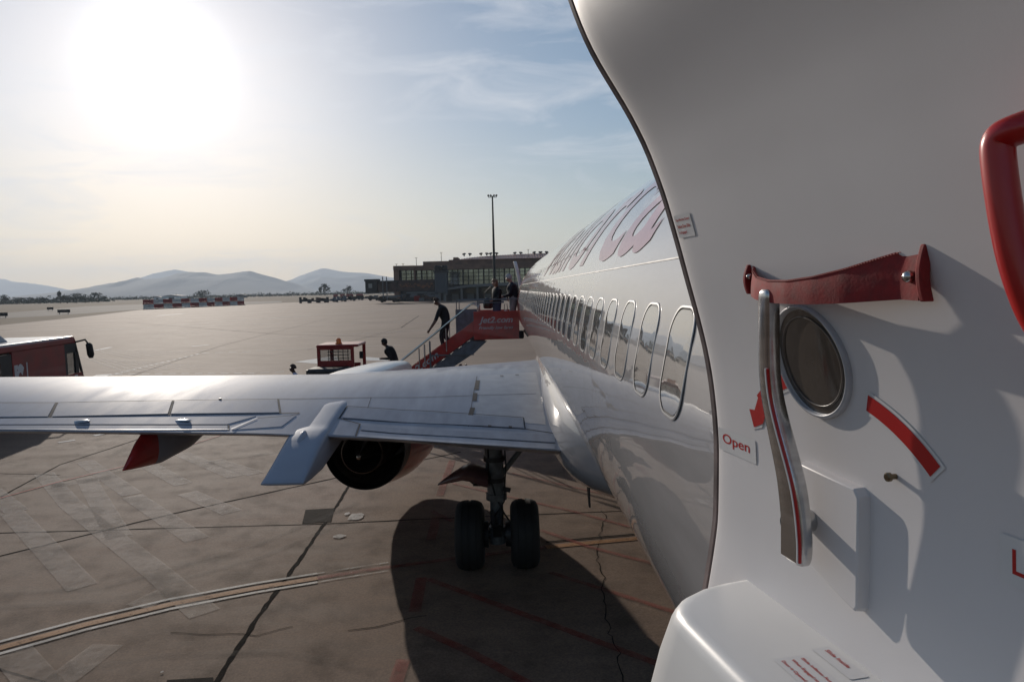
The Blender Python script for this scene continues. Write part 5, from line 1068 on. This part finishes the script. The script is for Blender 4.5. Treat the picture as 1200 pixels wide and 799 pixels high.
for u, w, z, du, dw in H_:
    r_ = []
    for k in range(24):
        a = 2 * math.pi * k / 24; c_, s_ = math.cos(a), math.sin(a); e = 4.5
        r_.append(dpw(u + math.copysign(abs(c_) ** (2 / e), c_) * du / 2, w + math.copysign(abs(s_) ** (2 / e), s_) * dw / 2, z))
    R_.append(r_)
b.loft(R_); DB(b, 'door_handle', M_steel, True, 60)
b = MB()
for (rr_, mi) in ((.0022, 1), (.0012, 0)):
    P_ = [dpw(h[0] - h[3] / 2 + .0015, h[1] + h[4] / 2 - .001, h[2]) for h in H_[22:57]]; b.tube(P_, .0026, 6, mi=mi) if mi == 0 else b.tube([p + np.array(NN) * .0014 + EU * .002 for p in P_], .0022, 6, mi=1)
DB(b, 'handle_stripe', [M_redink, M_decal], True)
b = MB(); b.loft([[dpw(H_[-6][0] + .001 + a_ * .019, H_[-6][1] + .0122 + c_, z) for a_, c_ in ((1, -.002), (1, .0014), (-1, .0014), (-1, -.002))] for z in (H_[-3][2], H_[-3][2] + .03, H_[-3][2] + .075)]); DB(b, 'handle_trigger', M_steel, False, bevel=.0012)
# moulded base behind the handle
def frust(pts0, pts1, d0, d1): return [[dpt(u, z, d0) for u, z in pts0], [dpt(u, z, d1) for u, z in pts1]]
q = [(.045, 4.128), (-.080, 4.122), (-.088, 4.112), (-.089, 3.962), (-.084, 3.955), (.03, 3.985)]
q0 = [(u * 1.02, 4.045 + (z - 4.045) * 1.02) for u, z in q]
b = MB(); b.loft([[dpt(u, z, -.003) for u, z in q0], [dpt(u, z, .014) for u, z in q], [dpt(u * .985, 4.045 + (z - 4.045) * .985, .0165) for u, z in q]]); DB(b, 'handle_base', M_liner, True, 30, bevel=.0015)
b = MB(); b.lathe(dpw(.012, -.0, 4.05), NN, [(.0, .016), (.045, .016), (.05, .012)], 24); DB(b, 'handle_pivot', M_steel, True)
# decals
def decal(name, mats, layers): 
    b = MB()
    for li, (poly, d, mi) in enumerate(layers): b.add([dpt(u, z, d) for u, z in poly], [tuple(range(len(poly)))], mi)
    return DB(b, name, mats)
def arc_band(pts_in, pts_out): return pts_in + pts_out[::-1]
cA = (-.012, 3.985); 
def arcp(r, a): return (cA[0] + r * math.sin(a), cA[1] + r * math.cos(a))     # a measured towards +u
def arcmesh(r0, r1, a0, a1, d, mi, b, n=24):
    for i in range(n):
        a, c = a0 + (a1 - a0) * i / n, a0 + (a1 - a0) * (i + 1) / n
        b.add([dpt(*arcp(r, t_), d) for r, t_ in ((r0, a), (r1, a), (r1, c), (r0, c))], [(0, 1, 2, 3)], mi)
def uzpolar(px, py): u, z = dhit(px, py, 0); return math.hypot(u - cA[0], z - cA[1]), math.atan2(u - cA[0], z - cA[1])
r_a, a_s = uzpolar(1017, 468); r_b, a_e = uzpolar(1096, 556); rl, al = uzpolar(921, 446); rt, at_ = uzpolar(885, 500)
rm = (r_a + r_b) / 2
b = MB(); arcmesh(rm - .0165, rm + .0165, a_s - .0, a_e - .012, .0010, 0, b); arcmesh(rm - .0115, rm + .0115, a_s - .004, a_e + .006, .0016, 1, b); DB(b, 'arc_decal', [M_decal, M_redink], True, None)
rm2 = (rl + rt) / 2
b = MB(); arcmesh(rl - .0165, rl + .0165, al - .012, al + .33, .0010, 0, b); arcmesh(rl - .0115, rl + .0115, al, al + .34, .0016, 1, b)
def hp(px, py, d): u, z = dhit(px, py, d); return dpt(u, z, d)
b.add([hp(x, y, .0012) for x, y in ((876, 476), (882, 503), (893, 501), (898, 480))], [(0, 1, 2, 3)], 0); b.add([hp(x, y, .0019) for x, y in ((878, 479), (883.5, 500.5), (894, 496.5), (898, 483))], [(0, 1, 2, 3)], 1)
b.add([hp(x, y, .0019) for x, y in ((884, 481), (888.5, 465), (897, 462), (898, 484))], [(0, 1, 2, 3)], 1); DB(b, 'arrow_decal', [M_decal, M_redink], False)
def placard(name, uc_, zc_, w, h, lines, tilt=0., size=None, d=.0012, rows=None):
    b = MB(); ct_, st_ = math.cos(tilt), math.sin(tilt)
    def M(x, y, dd): xx, yy = x * ct_ - y * st_, x * st_ + y * ct_; return dpt(uc_ - xx, zc_ + yy, dd)
    nn_ = 6; r = min(w, h) * .08; P2 = winshape(4, w, h, r)
    b.add([M(x, y, d) for x, y in P2], [tuple(range(len(P2)))], 0)
    for body, tw, th_, cx2, cy2 in lines:
        a, f = text_fit(body, tw, th_, bold=.02 if th_ < .012 else .012); b.add([M(x + cx2, y + cy2, d + .0006) for x, y in a], f, 1)
    return DB(b, name, [M_decal, M_redink])
u0_, z0_ = dhit(864, 521); placard('open_placard', u0_, z0_, .128, .042, [('Open', .094, .0235, -.002, .001)], tilt=0)
u0_, z0_ = dhit(802.5, 264.5, 0)
placard('warning_placard', u0_, z0_, .064, .040, [('Flap Must be Closed', .052, .0058, 0, .0105), ('Before Door Slide', .048, .0058, -.001, -.0005), ('is Engaged', .03, .0058, -.010, -.0115)])
u0_, z0_ = dhit(1188, 656); placard('locked_placard', u0_ - .050, z0_ - .001, .13, .052, [('Locked', .10, .027, .0, .0)])
u0_, z0_ = dhit(1050, 558); b = MB(); b.lathe(dpt(u0_, z0_, 0), NN, [(0, .0035), (.009, .0035), (.009, .0058), (.013, .0058), (.0145, .004), (.0145, 0)], 14); DB(b, 'lining_screw', mat('brass_screw', (.25, .19, .12), .35, metal=.9), True)
# red assist handle near the hinge
AP = [(1262, 128, .085), (1225, 140, .118), (1192, 152, .134), (1176, 158, .137), (1169, 166, .138), (1169, 182, .138), (1173, 215, .137), (1179, 255, .135), (1188, 300, .132), (1202, 345, .127), (1222, 388, .12), (1262, 430, .09)]
P_ = [dpw(*(lambda uz: (uz[0], w, uz[1]))(dhw(x, y, w))) for x, y, w in AP]
Pi = []; 
for i in range(len(P_) - 1):
    for k in range(4): Pi.append(P_[i] + (P_[i + 1] - P_[i]) * k / 4)
Pi.append(P_[-1]); Pa = np.array(Pi)
for _ in range(4): Pa[1:-1] = (Pa[:-2] + 2 * Pa[1:-1] + Pa[2:]) / 4
b = MB(); b.tube([Vector(p) for p in Pa], .0125, 16); DB(b, 'assist_handle', M_redpl, True, 60)
for p in (Pa[0], Pa[-1]):
    u_ = (p - O2) @ EU; b = MB(); b.lathe(dpt(u_, p[2], -.001), NN, [(0, .026), (.006, .026), (.012, .018), (.03, .014)], 20); DB(b, 'handle_foot', M_redpl, True)
# escape slide pack at the foot of the door
PO = [(.212, -.03), (.212, .01), (.208, .045), (.196, .09), (.172, .135), (.148, .158), (.12, .171), (.085, .176), (-.44, .176), (-.44, -.03)]
R_ = []
for z, ins, exp in ((3.8835, .020, 0), (3.8825, .012, 0), (3.879, .005, 0), (3.872, .0, .001), (3.86, -.002, .004), (3.80, -.004, .018), (3.72, -.004, .034), (3.6, -.004, .055), (3.4, 0, .07), (3.2, .002, .072), (3.06, .01, .068)):
    r_ = []
    for u, w in PO:
        cu_, cw_ = -.1, 0; du, dw = u - (-.44), w - (-.03); k1 = (exp - ins)
        uu = u + (k1 if u > .05 else 0) * min(1, (u + .0) / .2 if u > 0 else 0); ww = w + (k1 * min(1, max(0, w) / .15))
        r_.append(dpw(uu, ww + (.0 if w > 0 else 0), z))
    R_.append(r_)
b = MB(); b.loft(R_); pk = DB(b, 'slide_pack', M_pack, True, 62)
def packpt(x, y): return x
a0 = gp(945, 780, 3.8838); ucp, wcp = (a0 - O2) @ EU, (a0 - O2) @ NN
def pplac(name, uc_, wc_, w, h, lines):
    b = MB(); P2 = winshape(4, w, h, .003); z = 3.8842
    def M(x, y, dz): q = O2 + EU * (uc_ - x) + NN * (wc_ - y); return (q[0], q[1], z + dz)
    b.add([M(x, y, 0) for x, y in P2], [tuple(range(len(P2)))], 0)
    for body, tw, th_, cx2, cy2 in lines:
        a, f = text_fit(body, tw, th_, bold=.02); b.add([M(x + cx2, y + cy2, .0005) for x, y in a], f, 1)
    return DB(b, name, [M_decal, M_redink])
a1 = gp(952, 789, 3.8842); a2 = gp(972, 775, 3.8842)
pplac('slide_placard', (a1 - O2) @ EU - .012, (a1 - O2) @ NN + .004, .115, .05, [('Slide Inflates Automatically', .10, .0068, 0, .014), ('When Engaged and', .062, .0068, -.019, -.001), ('Door is Opened', .052, .0068, -.024, -.0155)])
pplac('slide_placard', (a2 - O2) @ EU - .004, (a2 - O2) @ NN - .012, .082, .028, [('Slide Inside', .048, .0068, -.008, .004)])

# ------------------------------------------------------------------ haze
b = MB(); b.box((0, 7450, 370), (37000, 20900, 742)); hz = b.build('haze', M_white); hz['kind'] = 'stuff'; tag(hz, 'pale summer haze lying over the airfield and the hills', 'haze')
m = bpy.data.materials.new('haze_air'); m.use_nodes = True; t = m.node_tree; t.nodes.clear(); mo = N(t, 'ShaderNodeOutputMaterial'); pv = N(t, 'ShaderNodeVolumePrincipled')
pv.inputs['Color'].default_value = (.75, .86, 1.0, 1); pv.inputs['Density'].default_value = 8.5e-5; pv.inputs['Anisotropy'].default_value = .28
t.links.new(pv.outputs[0], mo.inputs['Volume']); hz.data.materials.clear(); hz.data.materials.append(m)
hz.display_type = 'WIRE'
